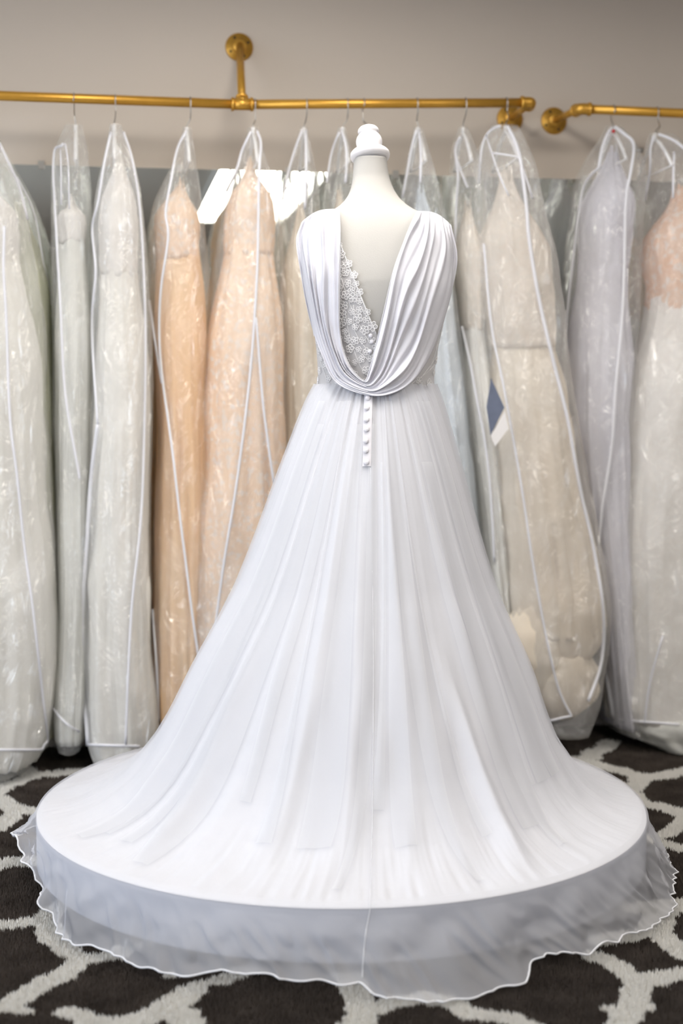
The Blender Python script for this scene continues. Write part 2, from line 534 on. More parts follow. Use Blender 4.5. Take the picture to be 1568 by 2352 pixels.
RUGLINES = [   # (half width m, centre line traced on the floor)
    (.026, [(-60, 2130), (0, 2123), (60, 2118), (102, 2112), (122, 2092), (160, 2070)]),
    (.026, [(105, 2115), (118, 2150), (150, 2178), (187, 2202)]),
    (.026, [(187, 2202), (230, 2198), (270, 2188), (320, 2160)]),
    (.026, [(187, 2202), (150, 2237), (105, 2254), (60, 2285), (20, 2308), (-50, 2318)]),
    (.014, [(20, 2314), (66, 2323)]),
    (.020, [(150, 2322), (180, 2330), (215, 2345)]),
    (.030, [(215, 2347), (265, 2352), (331, 2342), (388, 2312), (430, 2284), (446, 2272)]),
    (.030, [(400, 2320), (425, 2340), (446, 2370)]),
    (.012, [(452, 2258), (485, 2256), (512, 2252)]),
    (.022, [(512, 2250), (540, 2236), (580, 2225)]),
    (.010, [(388, 2240), (398, 2240)]),
    (.028, [(795, 2235), (812, 2268), (830, 2300), (832, 2330), (812, 2360)]),
    (.024, [(836, 2322), (895, 2303), (972, 2292), (1030, 2300), (1084, 2328), (1125, 2332), (1166, 2338), (1225, 2360)]),
    (.024, [(1362, 2196), (1400, 2206), (1431, 2230), (1467, 2256)]),
    (.028, [(1467, 2256), (1507, 2246), (1568, 2236), (1640, 2230)]),
    (.026, [(1467, 2256), (1457, 2285), (1451, 2312), (1418, 2360)]),
    (.014, [(1451, 2314), (1400, 2314)]),
    (.014, [(1451, 2308), (1488, 2312)]),
    (.026, [(1380, 2160), (1451, 2146), (1505, 2134), (1530, 2158), (1568, 2192), (1640, 2215)]),
    (.034, [(1505, 2134), (1512, 2106), (1540, 2080), (1600, 2072)]),
    (.034, [(1460, 2085), (1540, 2080)]),
    (.024, [(1490, 1924), (1532, 1916), (1556, 1898), (1590, 1868)]),
    (.026, [(1490, 1926), (1513, 1932), (1568, 1948), (1620, 1955)]),
    (.030, [(1440, 1822), (1478, 1846), (1513, 1850), (1549, 1863), (1600, 1880)]),
    (.030, [(1410, 1796), (1434, 1806), (1457, 1830)]),
    (.030, [(1446, 1818), (1464, 1800), (1470, 1789), (1492, 1781)]),
    (.032, [(1330, 1742), (1385, 1762), (1420, 1767), (1455, 1779), (1490, 1783), (1525, 1781), (1568, 1772), (1620, 1758)]),
    (.030, [(1361, 1739), (1357, 1728), (1385, 1720), (1401, 1704)]),
    (.030, [(-50, 1840), (0, 1815), (23, 1799), (48, 1792), (67, 1784), (92, 1778), (124, 1776), (168, 1772), (230, 1766)]),
    (.030, [(67, 1782), (57, 1767), (30, 1756)]),
    (.030, [(-40, 1818), (0, 1838), (19, 1847), (38, 1859), (75, 1863), (120, 1860)]),
    (.028, [(38, 1863), (19, 1884), (0, 1897), (-40, 1915)]),
    (.034, [(-50, 1996), (0, 1985), (23, 1978), (52, 1978), (120, 1980)]),
]
RUGW = [(hw, [tuple(on_z(x, y, 0.0)[:2]) for x, y in pts]) for hw, pts in RUGLINES]

def rug_pattern(X, Y):
    """1 on the pale trellis, 0 on the dark ground"""
    jx = vnoise(X * 90, Y * 90, 3) * 0.006 + vnoise(X * 30, Y * 30, 5) * 0.004
    d = np.full(X.shape, 9.0)
    for hw, pts in RUGW:
        d = np.minimum(d, seg_dist(X, Y, pts) - hw * 1.12)
    # regular trellis where the rug goes on outside the traced area
    u = X * UD[0] + (Y - WALLD) * UD[1]
    v = -X * VD[0] - (Y - WALLD) * VD[1]
    A = 0.47
    a, b = u / A + v / A, u / A - v / A
    w = 0.16
    a2 = a + w * np.sin(2 * math.pi * b) / 2
    b2 = b + w * np.sin(2 * math.pi * a) / 2
    da = np.abs(a2 - np.round(a2)); db = np.abs(b2 - np.round(b2))
    dl = np.minimum(da, db) * A * 0.7 - 0.027
    inside = (np.abs(X) < 0.275 * Y) & (Y > 2.45) & (Y < 4.9)
    d = np.where(inside, d, dl)
    return ((d + jx) < 0).astype(float)

m, nt, out = newmat('shag_pile')
p = node(nt, 'ShaderNodeBsdfPrincipled'); p.inputs['Roughness'].default_value = 0.95; p.inputs['Specular IOR Level'].default_value = 0.05
at = node(nt, 'ShaderNodeAttribute', attribute_name='pattern')
tc = node(nt, 'ShaderNodeTexCoord')
nz = node(nt, 'ShaderNodeTexNoise'); nz.inputs['Scale'].default_value = 14; nz.inputs['Detail'].default_value = 5
dk = node(nt, 'ShaderNodeMixRGB'); dk.inputs[1].default_value = (*lin(44, 39, 36), 1); dk.inputs[2].default_value = (*lin(92, 84, 78), 1)
lt = node(nt, 'ShaderNodeMixRGB'); lt.inputs[1].default_value = (*lin(208, 206, 200), 1); lt.inputs[2].default_value = (*lin(228, 226, 221), 1)
mx = node(nt, 'ShaderNodeMixRGB')
nt.links.new(tc.outputs['Object'], nz.inputs['Vector'])
nt.links.new(nz.outputs[0], dk.inputs[0]); nt.links.new(nz.outputs[0], lt.inputs[0])
nt.links.new(at.outputs['Fac'], mx.inputs[0]); nt.links.new(dk.outputs[0], mx.inputs[1]); nt.links.new(lt.outputs[0], mx.inputs[2])
nt.links.new(mx.outputs[0], p.inputs['Base Color'])
nt.links.new(p.outputs[0], out.inputs[0])
M['rug'] = m

def np_mesh(name, V, Fc, mat, parent=None, smooth=False):
    """V (n,3) array, Fc (m,k) array of equal-sized faces"""
    me = bpy.data.meshes.new(name)
    n, (mf, k) = len(V), Fc.shape
    me.vertices.add(n); me.vertices.foreach_set('co', V.astype(np.float32).ravel())
    me.loops.add(mf * k); me.loops.foreach_set('vertex_index', Fc.astype(np.int32).ravel())
    me.polygons.add(mf); me.polygons.foreach_set('loop_start', np.arange(0, mf * k, k, dtype=np.int32))
    me.polygons.foreach_set('use_smooth', np.full(mf, smooth))
    me.update(calc_edges=True)
    me.materials.append(mat)
    o = bpy.data.objects.new(name, me); COL.objects.link(o)
    if parent is not None:
        o.parent = parent
        o.matrix_parent_inverse = Matrix.Translation(parent.location).inverted()
    return o

def set_attr(o, name, vals):
    a = o.data.attributes.new(name, 'FLOAT', 'POINT')
    a.data.foreach_set('value', np.asarray(vals, np.float32))

rug = thing('rug', 'dark brown shag rug with a cream trellis pattern under the round platform', 'rug', (0, 3.4, ROOMZ))
gu = np.arange(-2.4, 2.6, 0.0125); gv = np.arange(0.03, 4.6, 0.0125)
GU, GV = np.meshgrid(gu, gv)
GX = UD[0] * GU + VD[0] * GV; GY = WALLD + UD[1] * GU + VD[1] * GV
V = np.stack([GX.ravel(), GY.ravel(), np.full(GX.size, -0.009)], 1)
nr, nc = GX.shape
ii, jj = np.meshgrid(np.arange(nr - 1), np.arange(nc - 1), indexing='ij')
base = (ii * nc + jj).ravel()
Fq = np.stack([base, base + nc, base + nc + 1, base + 1], 1)
bk = np_mesh('backing', V, Fq, M['rug'], rug)
set_attr(bk, 'pattern', rug_pattern(GX.ravel(), GY.ravel()))
# pile
NT = 420000
Yc = 2.35 * (5.0 / 2.35) ** rng.random(NT)          # denser near the viewer
Xc = (rng.random(NT) * 2 - 1) * (0.262 * Yc + 0.10)
keep = np.hypot(Xc, Yc - 3.42) > 0.69
Xc, Yc = Xc[keep], Yc[keep]
uu = UD[0] * Xc + UD[1] * (Yc - WALLD); vv = VD[0] * Xc + VD[1] * (Yc - WALLD)
k2 = (vv > 0.04) & (uu > -2.38) & (uu < 2.58)
Xc, Yc = Xc[k2], Yc[k2]
n = len(Xc)
sc = (Yc / 2.6)
wd = 0.0021 * sc * (0.8 + 0.5 * rng.random(n)); ht = 0.010 + 0.006 * rng.random(n)
an = rng.random(n) * 2 * math.pi
V = np.zeros((n, 4, 3))
for k in range(3):
    V[:, k, 0] = Xc + wd * np.cos(an + k * 2.094); V[:, k, 1] = Yc + wd * np.sin(an + k * 2.094); V[:, k, 2] = -0.010
le = rng.random(n) * 2 * math.pi; lm = 0.004 * rng.random(n)
V[:, 3, 0] = Xc + lm * np.cos(le); V[:, 3, 1] = Yc + lm * np.sin(le); V[:, 3, 2] = -0.010 + ht
b4 = np.arange(n) * 4
Ft = np.concatenate([np.stack([b4, b4 + 1, b4 + 3], 1), np.stack([b4 + 1, b4 + 2, b4 + 3], 1), np.stack([b4 + 2, b4, b4 + 3], 1)])
pile = np_mesh('pile', V.reshape(-1, 3), Ft, M['rug'], rug)
pile['kind'] = 'stuff'
set_attr(pile, 'pattern', np.repeat(rug_pattern(Xc, Yc), 4))

# ------------------------------------------------------------------ round platform
PC = np.array([0.0, 3.42]); PR = 0.75; PZ = 0.155
plat = thing('display_platform', 'round white display platform under the wedding dress train', 'platform', (PC[0], PC[1], 0))
d = lathe_data([(0.0001, 0.041), (0.70, 0.041), (PR - 0.006, 0.041), (PR, 0.047), (PR, PZ - 0.010), (PR - 0.003, PZ - 0.003), (PR - 0.010, PZ), (0.3, PZ), (0.0001, PZ)], (PC[0], PC[1], 0), n=160)
mesh('deck', d[0], d[1], M['platform'], plat)
d = lathe_data([(0.0001, 0.0), (0.60, 0.0), (0.60, 0.041), (0.0001, 0.041)], (PC[0], PC[1], -0.008), n=96)
mesh('plinth', d[0], d[1], M['platbase'], plat, False)

# ------------------------------------------------------------------ dress form
AX, AY = 0.086, 3.56
TROWS = [  # photo row, left, right, half depth
    (358, 809, 892, .046), (400, 807, 897, .049), (430, 803, 907, .053), (455, 792, 922, .062), (475, 774, 944, .070), (488, 750, 968, .077),
    (498, 724, 1000, .083), (512, 706, 1024, .089), (532, 698, 1034, .096), (565, 695, 1037, .104), (605, 696, 1037, .111), (645, 700, 1035, .115), (685, 707, 1030, .116),
    (725, 716, 1021, .113), (765, 723, 1012, .107), (805, 728, 1003, .101), (845, 731, 997, .097), (880, 732, 994, .096), (930, 716, 1008, .104), (1000, 700, 1022, .115), (1060, 705, 1015, .112)]
tz, tx, ta, tb = [], [], [], []
for y, xl, xr, b in TROWS:
    pl, pr = on_y(xl, y, AY), on_y(xr, y, AY)
    tz.append((pl[2] + pr[2]) / 2); tx.append((pl[0] + pr[0]) / 2); ta.append((pr[0] - pl[0]) / 2); tb.append(b)
tz = np.array(tz)[::-1]; tx = np.array(tx)[::-1]; ta = np.array(ta)[::-1]; tb = np.array(tb)[::-1]
def tcy(z):   # the neck leans away from the viewer, the shoulder blades towards
    return AY + np.interp(z, [1.0, 1.2, 1.45, 1.62, 1.72], [0.0, 0.0, 0.0, 0.02, 0.035])
def smooth_rows(nz_):
    zz = np.linspace(tz[0], tz[-1], nz_)
    zz = np.linspace(tz[0], tz[-1], nz_ * 2)
    def sm(a):
        v = np.interp(zz, tz, a)
        k = np.array([1, 2, 3, 2, 1]) / 9.0
        for _ in range(5): v = np.convolve(np.pad(v, 2, mode='edge'), k, 'valid')
        return v
    return zz, sm(tx), sm(ta), sm(tb)
def torso_pts(off, nz_=80, ns=96, e=2.25):
    zz, cx, a, b = smooth_rows(nz_)
    ps = np.linspace(0, 2 * math.pi, ns, endpoint=False)
    V = []
    for i in range(len(zz)):
        for t in ps:       # t = 0 faces the viewer
            s, c = math.sin(t), math.cos(t)
            V.append((cx[i] + (a[i] + off) * np.sign(s) * abs(s) ** (2 / e), tcy(zz[i]) - (b[i] + off) * np.sign(c) * abs(c) ** (2 / e), zz[i]))
    return np.array(V), len(zz), ns
form = thing('dress_form', 'white fabric dress form with turned finial on its neck, wearing the wedding gown', 'dress form', (AX, AY, PZ))
V, nr, ns = torso_pts(-0.004)
Fc = grid_faces(nr, ns, True) + [tuple(range(ns))[::-1], tuple((nr - 1) * ns + k for k in range(ns))]
torso = mesh('torso', V, Fc, M['form'], form)
bvh_torso = BVHTree.FromPolygons([Vector(v) for v in V], Fc)
# neck cap and finial, tilted a little away from the viewer
ntop = np.array([on_y(850, 364, AY + 0.03)[0], AY + 0.030, on_y(850, 364, AY + 0.03)[2]])
axs = np.array([-0.06, 0.32, 1.0])
d = lathe_data([(0.0001, -0.004), (0.040, -0.004), (0.046, -0.002), (0.0495, 0.003), (0.0505, 0.008), (0.0495, 0.013), (0.046, 0.017), (0.040, 0.019), (0.026, 0.021), (0.0001, 0.021)], ntop, axs, 48)
mesh('neck_cap', d[0], d[1], M['formwood'], form)
prof = [(0.0001, 0.016), (0.024, 0.018), (0.0255, 0.022)]
for k in range(0, 15):
    a = math.radians(-48 + k * 7.0)
    prof.append((0.0335 * math.cos(a), 0.045 + 0.030 * math.sin(a)))
prof += [(0.0262, 0.0705), (0.0268, 0.073), (0.0272, 0.0755), (0.0262, 0.079), (0.0225, 0.0835), (0.016, 0.0873), (0.008, 0.0893), (0.0001, 0.0898)]
d = lathe_data(prof, ntop, axs, 48)
mesh('finial', d[0], d[1], M['formwood'], form)
tube('pole', [(AX, AY, PZ + 0.02), (AX, AY, 0.6), (AX, AY, 1.02)], 0.016, M['formwood'], form, 14)
d = lathe_data([(0.0001, 0), (0.17, 0), (0.17, 0.012), (0.03, 0.03), (0.0001, 0.03)], (AX, AY, PZ + 0.001), n=40)
mesh('stand_base', d[0], d[1], M['formwood'], form)

# ------------------------------------------------------------------ wedding dress
dress = thing('wedding_dress', 'white wedding gown seen from behind with draped cowl back, lace bodice and wide chiffon train', 'wedding dress', (AX, AY, PZ + 0.004))
WZ = on_y(861, 884, AY - 0.1)[2]           # waist seam
HW = WZ - PZ
RHO = [0, .03, .06, .10, .14, .18, .22, .26, .3, .35, .4, .45, .5, .55, .6, .65, .7, .75, .8, .86, .92, 1.0]
HH = [1, .965, .92, .853, .785, .713, .642, .575, .511, .445, .382, .319, .257, .196, .142, .100, .067, .043, .027, .014, .006, .0]
# hem traced as it hangs
HEMPX = [(38, 1922, .052), (56, 1964, .040), (58, 1980, .050), (94, 2052, .030), (92, 2072, .055), (122, 2092, .036), (135, 2135, .050), (180, 2164, .055), (265, 2195, .06), (330, 2218, .06), (420, 2233, .07), (520, 2229, .07), (570, 2233, .07),
         (650, 2249, .075), (750, 2259, .075), (830, 2256, .075), (860, 2286, .10), (920, 2294, .11), (1000, 2297, .11), (1080, 2291, .11), (1140, 2270, .10), (1206, 2256, .10), (1222, 2212, .06), (1250, 2196, .06), (1300, 2190, .07), (1355, 2190, .08),
         (1388, 2160, .07), (1440, 2146, .07), (1490, 2126, .075), (1526, 2108, .08)]
ha, hr, hz = [], [], []
for x, y, off in HEMPX:
    r = ray(x, y)
    ox, oy = -PC[0], -PC[1]
    A = r[0] ** 2 + r[1] ** 2; B = 2 * (ox * r[0] + oy * r[1]); C = ox * ox + oy * oy - (PR + off) ** 2
    D = B * B - 4 * A * C
    t = (-B - math.sqrt(D)) / (2 * A) if D > 0 else -B / (2 * A)
    p = CAMP + r * t
    if p[2] < 0.008:
        p = on_z(x, y, 0.008)
    ha.append(math.atan2(p[0] - PC[0], PC[1] - p[1])); hr.append(math.hypot(p[0] - PC[0], p[1] - PC[1])); hz.append(p[2])
order = np.argsort(ha)
ha, hr, hz = np.array(ha)[order], np.array(hr)[order], np.array(hz)[order]
ha = np.concatenate([[-math.pi, ha[0] - 0.5], ha, [ha[-1] + 0.5, math.pi]])
hr = np.concatenate([[PR + .05, PR + .05], hr, [PR + .06, PR + .05]])
hz = np.concatenate([[.03, .05], hz, [.02, .03]])

def rim_dist(th, R):
    """distance from the dress axis to the platform circle of radius R in direction th (0 = towards the viewer, + = right)"""
    dx, dy = np.sin(th), -np.cos(th)
    ox, oy = AX - PC[0], AY - PC[1]
    b = ox * dx + oy * dy
    return -b + np.sqrt(b * b - (ox * ox + oy * oy - R * R))

bigfolds = [(23, 2.6, .034, .35, 1.0), (15, 4, .012, .1, .95), (33, 3.5, .012, .1, .8), (-41, 3.0, .020, .3, .98), (-30, 4, .010, .2, .95), (-20, 3, .012, .05, .9),
            (-8, 3, .010, .1, .9), (6, 3, .010, .02, .9), (45, 5, .012, .15, .8), (-55, 5, .012, .2, .8), (58, 5, .010, .2, .75), (-68, 6, .012, .2, .7), (72, 6, .01, .2, .7)]
frng = random.Random(4)
for k in range(34):
    bigfolds.append((-100 + 200 * (k + frng.random()) / 34, 2.0 + 3.0 * frng.random(), (.001 + .003 * frng.random() ** 2), 0.0 + .2 * frng.random(), .55 + .4 * frng.random()))

def smoothstep(a, b, x):
    t = np.clip((x - a) / (b - a), 0, 1)
    return t * t * (3 - 2 * t)

def skirt_grid(rho_list, nth, R, off, gather, seed, foldgain):
    th = np.linspace(-math.pi, math.pi, nth, endpoint=False)
    # denser facing the viewer
    th = th - 0.45 * np.sin(th)
    rho = np.asarray(rho_list)
    TT, RR = np.meshgrid(th, rho)
    a0 = 0.150; b0 = 0.104
    r0 = 1 / np.sqrt((np.sin(TT) / a0) ** 2 + (np.cos(TT) / b0) ** 2)
    Rm = rim_dist(TT, R)
    r = r0 + (Rm - r0) * RR
    hgt = np.interp(RR, RHO, HH)
    z = PZ + 0.004 + (HW - 0.004) * hgt
    X = AX + r * np.sin(TT); Y = AY - r * np.cos(TT)
    P = np.stack([X, Y, z], -1)
    du_ = np.gradient(P, axis=0); dv_ = np.roll(P, -1, 1) - np.roll(P, 1, 1)
    N = np.cross(dv_, du_); N /= np.linalg.norm(N, axis=-1)[..., None] + 1e-9
    sgn = np.sign(N[..., 2:3] + 1e-6); N = N * np.where(sgn == 0, 1, sgn)
    deg = np.degrees(TT)
    fold = np.zeros_like(RR)
    for (c, w_, am, s0, s1) in bigfolds:
        cc = c + 1.2 * np.sin(RR * 5 + c)
        prof_ = smoothstep(s0, s0 + .25, RR) * (1 - smoothstep(s1 - .25, s1, RR))
        x_ = (deg - cc) / w_
        fold += am * prof_ * np.exp(-np.abs(x_) ** 1.6)
    g1 = 1.5 * vnoise(TT * 17, RR * 2, 61) + 0.45 * vnoise(TT * 37, RR * 2, 62)
    fold = fold * foldgain + gather * g1 * np.exp(-RR / .10) * 1.0 + 0.0010 * g1 * np.exp(-((RR - .2) / .2) ** 2)
    # fine radial wrinkles pulled over the rim
    wr = vnoise(TT * 60, RR * 3.0, seed + 9) * 0.0022 + vnoise(TT * 120, RR * 5, seed + 4) * 0.0010
    fold += wr * smoothstep(.6, .85, RR) * (1 - smoothstep(.97, 1.0, RR))
    fold += 0.004 * vnoise(TT * 14, RR * 9, seed + 2) * smoothstep(.25, .5, RR) * (1 - smoothstep(.9, 1.0, RR))
    fold = np.maximum(fold, -0.004)
    P = P + N * (fold + off)[..., None]
    P[..., 2] = np.maximum(P[..., 2], PZ + 0.002 + off * 0.4)
    return th, P

rows_l = np.linspace(0, 0.985, 110)
th, P = skirt_grid(rows_l, 760, PR - 0.010, 0.0005, .0024, 5, 1.0)
_al = np.arctan2(P[-1][:, 0] - PC[0], PC[1] - P[-1][:, 1])
_ext = [np.stack([PC[0] + r_ * np.sin(_al), PC[1] - r_ * np.cos(_al), np.full_like(_al, z_)], 1) for r_, z_ in ((PR - .006, PZ + .0022), (PR - .001, PZ + .0006))]
P = np.concatenate([P, np.array(_ext)], 0)
lining = mesh('lining', P.reshape(-1, 3), grid_faces(P.shape[0], len(th), True), M['lining'], dress)

NTH = 760
rows_c = np.concatenate([np.linspace(0, 0.9, 104), np.linspace(.91, 1.0, 14)])
th, P = skirt_grid(rows_c, NTH, PR - 0.010, 0.0065, .0024, 5, 1.0)
# over the rim and down to the hem
rim = P[-1]
al = np.arctan2(rim[:, 0] - PC[0], PC[1] - rim[:, 1])
HRr = np.interp(al, ha, hr); HZz = np.interp(al, ha, hz)
HRr = np.convolve(np.pad(HRr, 1, mode='wrap'), [.25, .5, .25], 'valid'); HZz = np.convolve(np.pad(HZz, 1, mode='wrap'), [.25, .5, .25], 'valid')
over = []
for rr, dz in ((PR - .004, .0065), (PR + .0015, .0045), (PR + .004, .000), (PR + .005, -.008)):
    over.append(np.stack([PC[0] + rr * np.sin(al), PC[1] - rr * np.cos(al), np.full_like(al, PZ + dz)], 1))
rs, zs = PR + .005, PZ - .008
NQ = 26
for k in range(1, NQ + 1):
    q = k / NQ
    cr = rs + 0.25 * (HRr - rs); cz = zs + 0.55 * (HZz - zs)
    rr = (1 - q) ** 2 * rs + 2 * q * (1 - q) * cr + q * q * HRr
    zz = (1 - q) ** 2 * zs + 2 * q * (1 - q) * cz + q * q * HZz
    rip = (0.014 * vnoise(al * 11 + q * 1.6, q * 1.2 + 0 * al, 21) + 0.009 * (1 - 2 * np.abs(vnoise(al * 24 - q * 3.0, q * 2 + 0 * al, 22))) + 0.008 * np.abs(vnoise(al * 22 - q * 2.2, q * 3 + 0 * al, 23)))
    rr = rr + rip * min(1, q * 2.2) * (1 - 0.35 * q)
    rr = np.maximum(rr, PR + .004)
    zz = zz + 0.006 * vnoise(al * 17, 0 * al, 24) * q * (HZz > .02)
    over.append(np.stack([PC[0] + rr * np.sin(al), PC[1] - rr * np.cos(al), np.maximum(zz, 0.006)], 1))
G = np.concatenate([P, np.array(over)], 0)
Vs = G.reshape(-1, 3); Fs = grid_faces(G.shape[0], NTH, True)
skirt = mesh('skirt', Vs, Fs, M['chiffon'], dress)
bvh_skirt = BVHTree.FromPolygons([Vector(v) for v in Vs], Fs)
tube('hem_edge', over[-1], 0.0021, M['lining'], dress, 6, closed=True)

def hit(bvh, x, y, push=0.0):
    r = ray(x, y); rn = r / np.linalg.norm(r)
    loc, nrm, _, _ = bvh.ray_cast(Vector(CAMP), Vector(rn))
    if loc is None:
        return None, None
    n_ = np.array(nrm)
    if n_ @ rn > 0: n_ = -n_
    return np.array(loc) + n_ * push, n_

def path_on(bvh, pts, push, n):
    out_ = []
    for x, y in catmull(pts, n):
        p, _ = hit(bvh, x, y, push)
        if p is not None: out_.append(p)
    return np.array(out_)

def smooth_path(P, it=2):
    P = P.copy()
    for _ in range(it):
        P[1:-1] = (P[:-2] + 2 * P[1:-1] + P[2:]) / 4
    return P

# flat folds where the chiffon lies double, running from the waist to the train
prng = random.Random(23)
rsel = np.array([k for k in range(4, len(rows_c) - 6, 2)])
for k in range(17):
    c0 = math.radians(-62 + 122 * (k + .15 + .7 * prng.random()) / 17)
    wdeg = math.radians(1.6 + 2.6 * prng.random())
    i0 = prng.choice((0, 0, 2, 5)); i1 = len(rsel) - prng.choice((2, 6, 12, 18))
    ang = np.linspace(-1, 1, 9)
    strip = []
    for i in rsel[i0:i1]:
        cc = c0 + .05 * math.sin(rows_c[i] * 3 + k)
        w_ = wdeg * (.8 + .4 * math.sin(rows_c[i] * 4 + k * 2)) * (1 - .7 * rows_c[i] ** 6)
        for a in ang:
            tt = cc + a * w_
            col = [np.interp(tt, th, P[i][:, q_]) for q_ in range(3)]
            n_ = np.array([math.sin(tt), -math.cos(tt), .7])
            strip.append(np.array(col) + n_ / np.linalg.norm(n_) * .0022 * (1 - .6 * abs(a)))
    mesh('fold', strip, grid_faces(len(rsel[i0:i1]), 9), M['fold'], skirt)

# centre back seam
sp = smooth_path(path_on(bvh_skirt, [(851, 1075), (852, 1180), (856, 1400), (857, 1600), (856, 1800), (853, 1980), (850, 2080), (842, 2130), (836, 2180), (832, 2245)], 0.0008, 120), 2)
tube('back_seam', sp, 0.0010, M['lining'], dress, 6)

# lace bodice
def torso_surface(psi, z, off):
    zz, cx, a, b = _TR
    c_ = np.interp(z, zz, cx); A_ = np.interp(z, zz, a) + off; B_ = np.interp(z, zz, b) + off
    s, c = math.sin(psi), math.cos(psi); e = 2.25
    return np.array([c_ + A_ * np.sign(s) * abs(s) ** (2 / e), tcy(z) - B_ * np.sign(c) * abs(c) ** (2 / e), z])
_TR = smooth_rows(80)
def psi_of(x, z):
    """angle on the torso whose x is given (viewer side)"""
    zz, cx, a, b = _TR
    s = np.clip((x - np.interp(z, zz, cx)) / np.interp(z, zz, a), -1, 1)
    return math.asin(math.copysign(abs(s) ** (2.25 / 2), s))
def zpx(y): return on_y(860, y, AY - .1)[2]
V_, F_ = [], []
ys = np.linspace(888, 548, 70)
NS = 60
for side in (-1, 1):
    o0 = len(V_)
    for y in ys:
        z = zpx(y)
        if y >= 770: ve = 866.0 if side < 0 else 866.2
        elif side < 0: ve = np.interp(y, [548, 560, 620, 700, 770], [779, 783, 806, 838, 866])
        else: ve = np.interp(y, [548, 620, 700, 770], [960, 935, 900, 866])
        pe = psi_of(on_y(ve, y, AY - .1)[0], z)
        if y > 700: po = side * math.pi
        elif y > 655: po = side * (math.pi / 2 + (math.pi / 2) * (y - 655) / 45)
        else: po = psi_of(on_y(700 if side < 0 else 1036, y, AY - .05)[0], z)
        for k in range(NS):
            V_.append(torso_surface(pe + (po - pe) * k / (NS - 1), z, 0.0015))
    F_ += [tuple(i + o0 for i in f) for f in grid_faces(len(ys), NS)]
bodice = mesh('bodice', V_, F_, M['net'], dress)
bvh_bod = BVHTree.FromPolygons([Vector(v) for v in V_], F_)

# lace motifs: petals and leaves with a raised cord round the edge
def motif_mesh(name, outlines, cord):
    datas, mats = [], []
    for pts, fill in outlines:
        P3 = np.array([(x, y, 0.0008) for x, y in pts])
        datas.append(tube_data(P3, cord, 5, closed=True)); mats += [0] * len(datas[-1][1])
        if fill:
            c = P3.mean(0) * np.array([1, 1, .3])
            Vf = [tuple(c)] + [tuple(q) for q in P3 * np.array([1, 1, .3])]
            datas.append((Vf, [(0, 1 + i, 1 + (i + 1) % len(P3)) for i in range(len(P3))])); mats += [1] * len(datas[-1][1])
    d_ = join(*datas)
    me = bpy.data.meshes.new(name)
    me.from_pydata([tuple(map(float, v)) for v in d_[0]], [], d_[1]); me.update()
    me.polygons.foreach_set('use_smooth', [True] * len(me.polygons))
    me.materials.append(M['lace']); me.materials.append(M['petal'])
    me.polygons.foreach_set('material_index', mats)
    return me
def petal(cx, cy, ang, L, Wd, n=9, tip=1.0):
    out_ = []
    for k in range(n):
        t = 2 * math.pi * k / n
        x = L / 2 + L / 2 * math.cos(t); y = Wd / 2 * math.sin(t) * (1 - 0.35 * tip * max(0, math.cos(t)))
        out_.append((cx + x * math.cos(ang) - y * math.sin(ang), cy + x * math.sin(ang) + y * math.cos(ang)))
    return out_
def ringp(r, n=8): return [(r * math.cos(2 * math.pi * k / n), r * math.sin(2 * math.pi * k / n)) for k in range(n)]
flowers = [motif_mesh('lace_flower', [(petal(0.0022 * math.cos(a), 0.0022 * math.sin(a), a, .0075 * s, .0072 * s, tip=0), True) for a in [2 * math.pi * k / 5 + .3 * s for k in range(5)]] + [(ringp(.0022), True)], .0007) for s in (1.0, 1.15, .85)]
leafs = [motif_mesh('lace_leaf', [(petal(0, 0, 0, .013, .006, tip=1), True), (petal(.002, 0, 0, .008, .0012, 7), False)], .0006),
         motif_mesh('lace_sprig', [(petal(0, 0, a, .009, .0048, tip=1), True) for a in (-.9, 0, .9)], .0006),
         motif_mesh('lace_loop', [(petal(0, 0, 0, .0095, .0085, 10, 0), False), (petal(.002, 0, .2, .005, .0045, 8, 0), False)], .0007)]
def inpoly(x, y, poly):
    c = False
    for (x0, y0), (x1, y1) in zip(poly, poly[1:] + poly[:1]):
        if (y0 > y) != (y1 > y) and x < (x1 - x0) * (y - y0) / (y1 - y0) + x0: c = not c
    return c
zones = [[(776, 556), (786, 570), (812, 625), (838, 690), (872, 768), (866, 800), (842, 880), (800, 858), (776, 800)],
         [(700, 700), (716, 740), (742, 812), (780, 888), (726, 884), (718, 800)],
         [(1052, 650), (1042, 740), (1008, 812), (975, 862), (915, 892), (1000, 884), (1014, 800), (1034, 720)]]
mrng = random.Random(11)
placed = []
tries = 0
while tries < 9000 and len(placed) < 288:
    tries += 1
    zn = zones[0] if mrng.random() < .45 else (zones[1] if mrng.random() < .38 else zones[2])
    xs_ = [q[0] for q in zn]; ys_ = [q[1] for q in zn]
    x, y = mrng.uniform(min(xs_), max(xs_)), mrng.uniform(min(ys_), max(ys_))
    big = len(placed) < 95
    md = 17 if big else 9.0
    if not inpoly(x, y, zn) or any((x - a) ** 2 + (y - b) ** 2 < (md if not bg_ else max(md, 11)) ** 2 for a, b, bg_ in placed):
        continue
    p, nn = hit(bvh_bod, x, y, 0.0012)
    if p is None:
        p, nn = hit(bvh_torso, x, y, 0.0065)
        if p is None: continue
    me = mrng.choice(flowers) if big else mrng.choice(leafs)
    o = bpy.data.objects.new(me.name.split('.')[0], me)
    COL.objects.link(o)
    o.parent = bodice
    z_ = Vector(nn); q_ = z_.to_track_quat('Z', 'Y') @ Matrix.Rotation(mrng.uniform(0, 6.28), 3, 'Z').to_quaternion()
    s = mrng.uniform(.85, 1.2)
    # bodice and dress are unrotated: express the place in the dress frame
    mw = Matrix.Translation(Vector(p)) @ q_.to_matrix().to_4x4() @ Matrix.Scale(s, 4)
    o.matrix_parent_inverse = Matrix.Translation(dress.location).inverted()
    o.matrix_basis = mw
    placed.append((x, y, big))
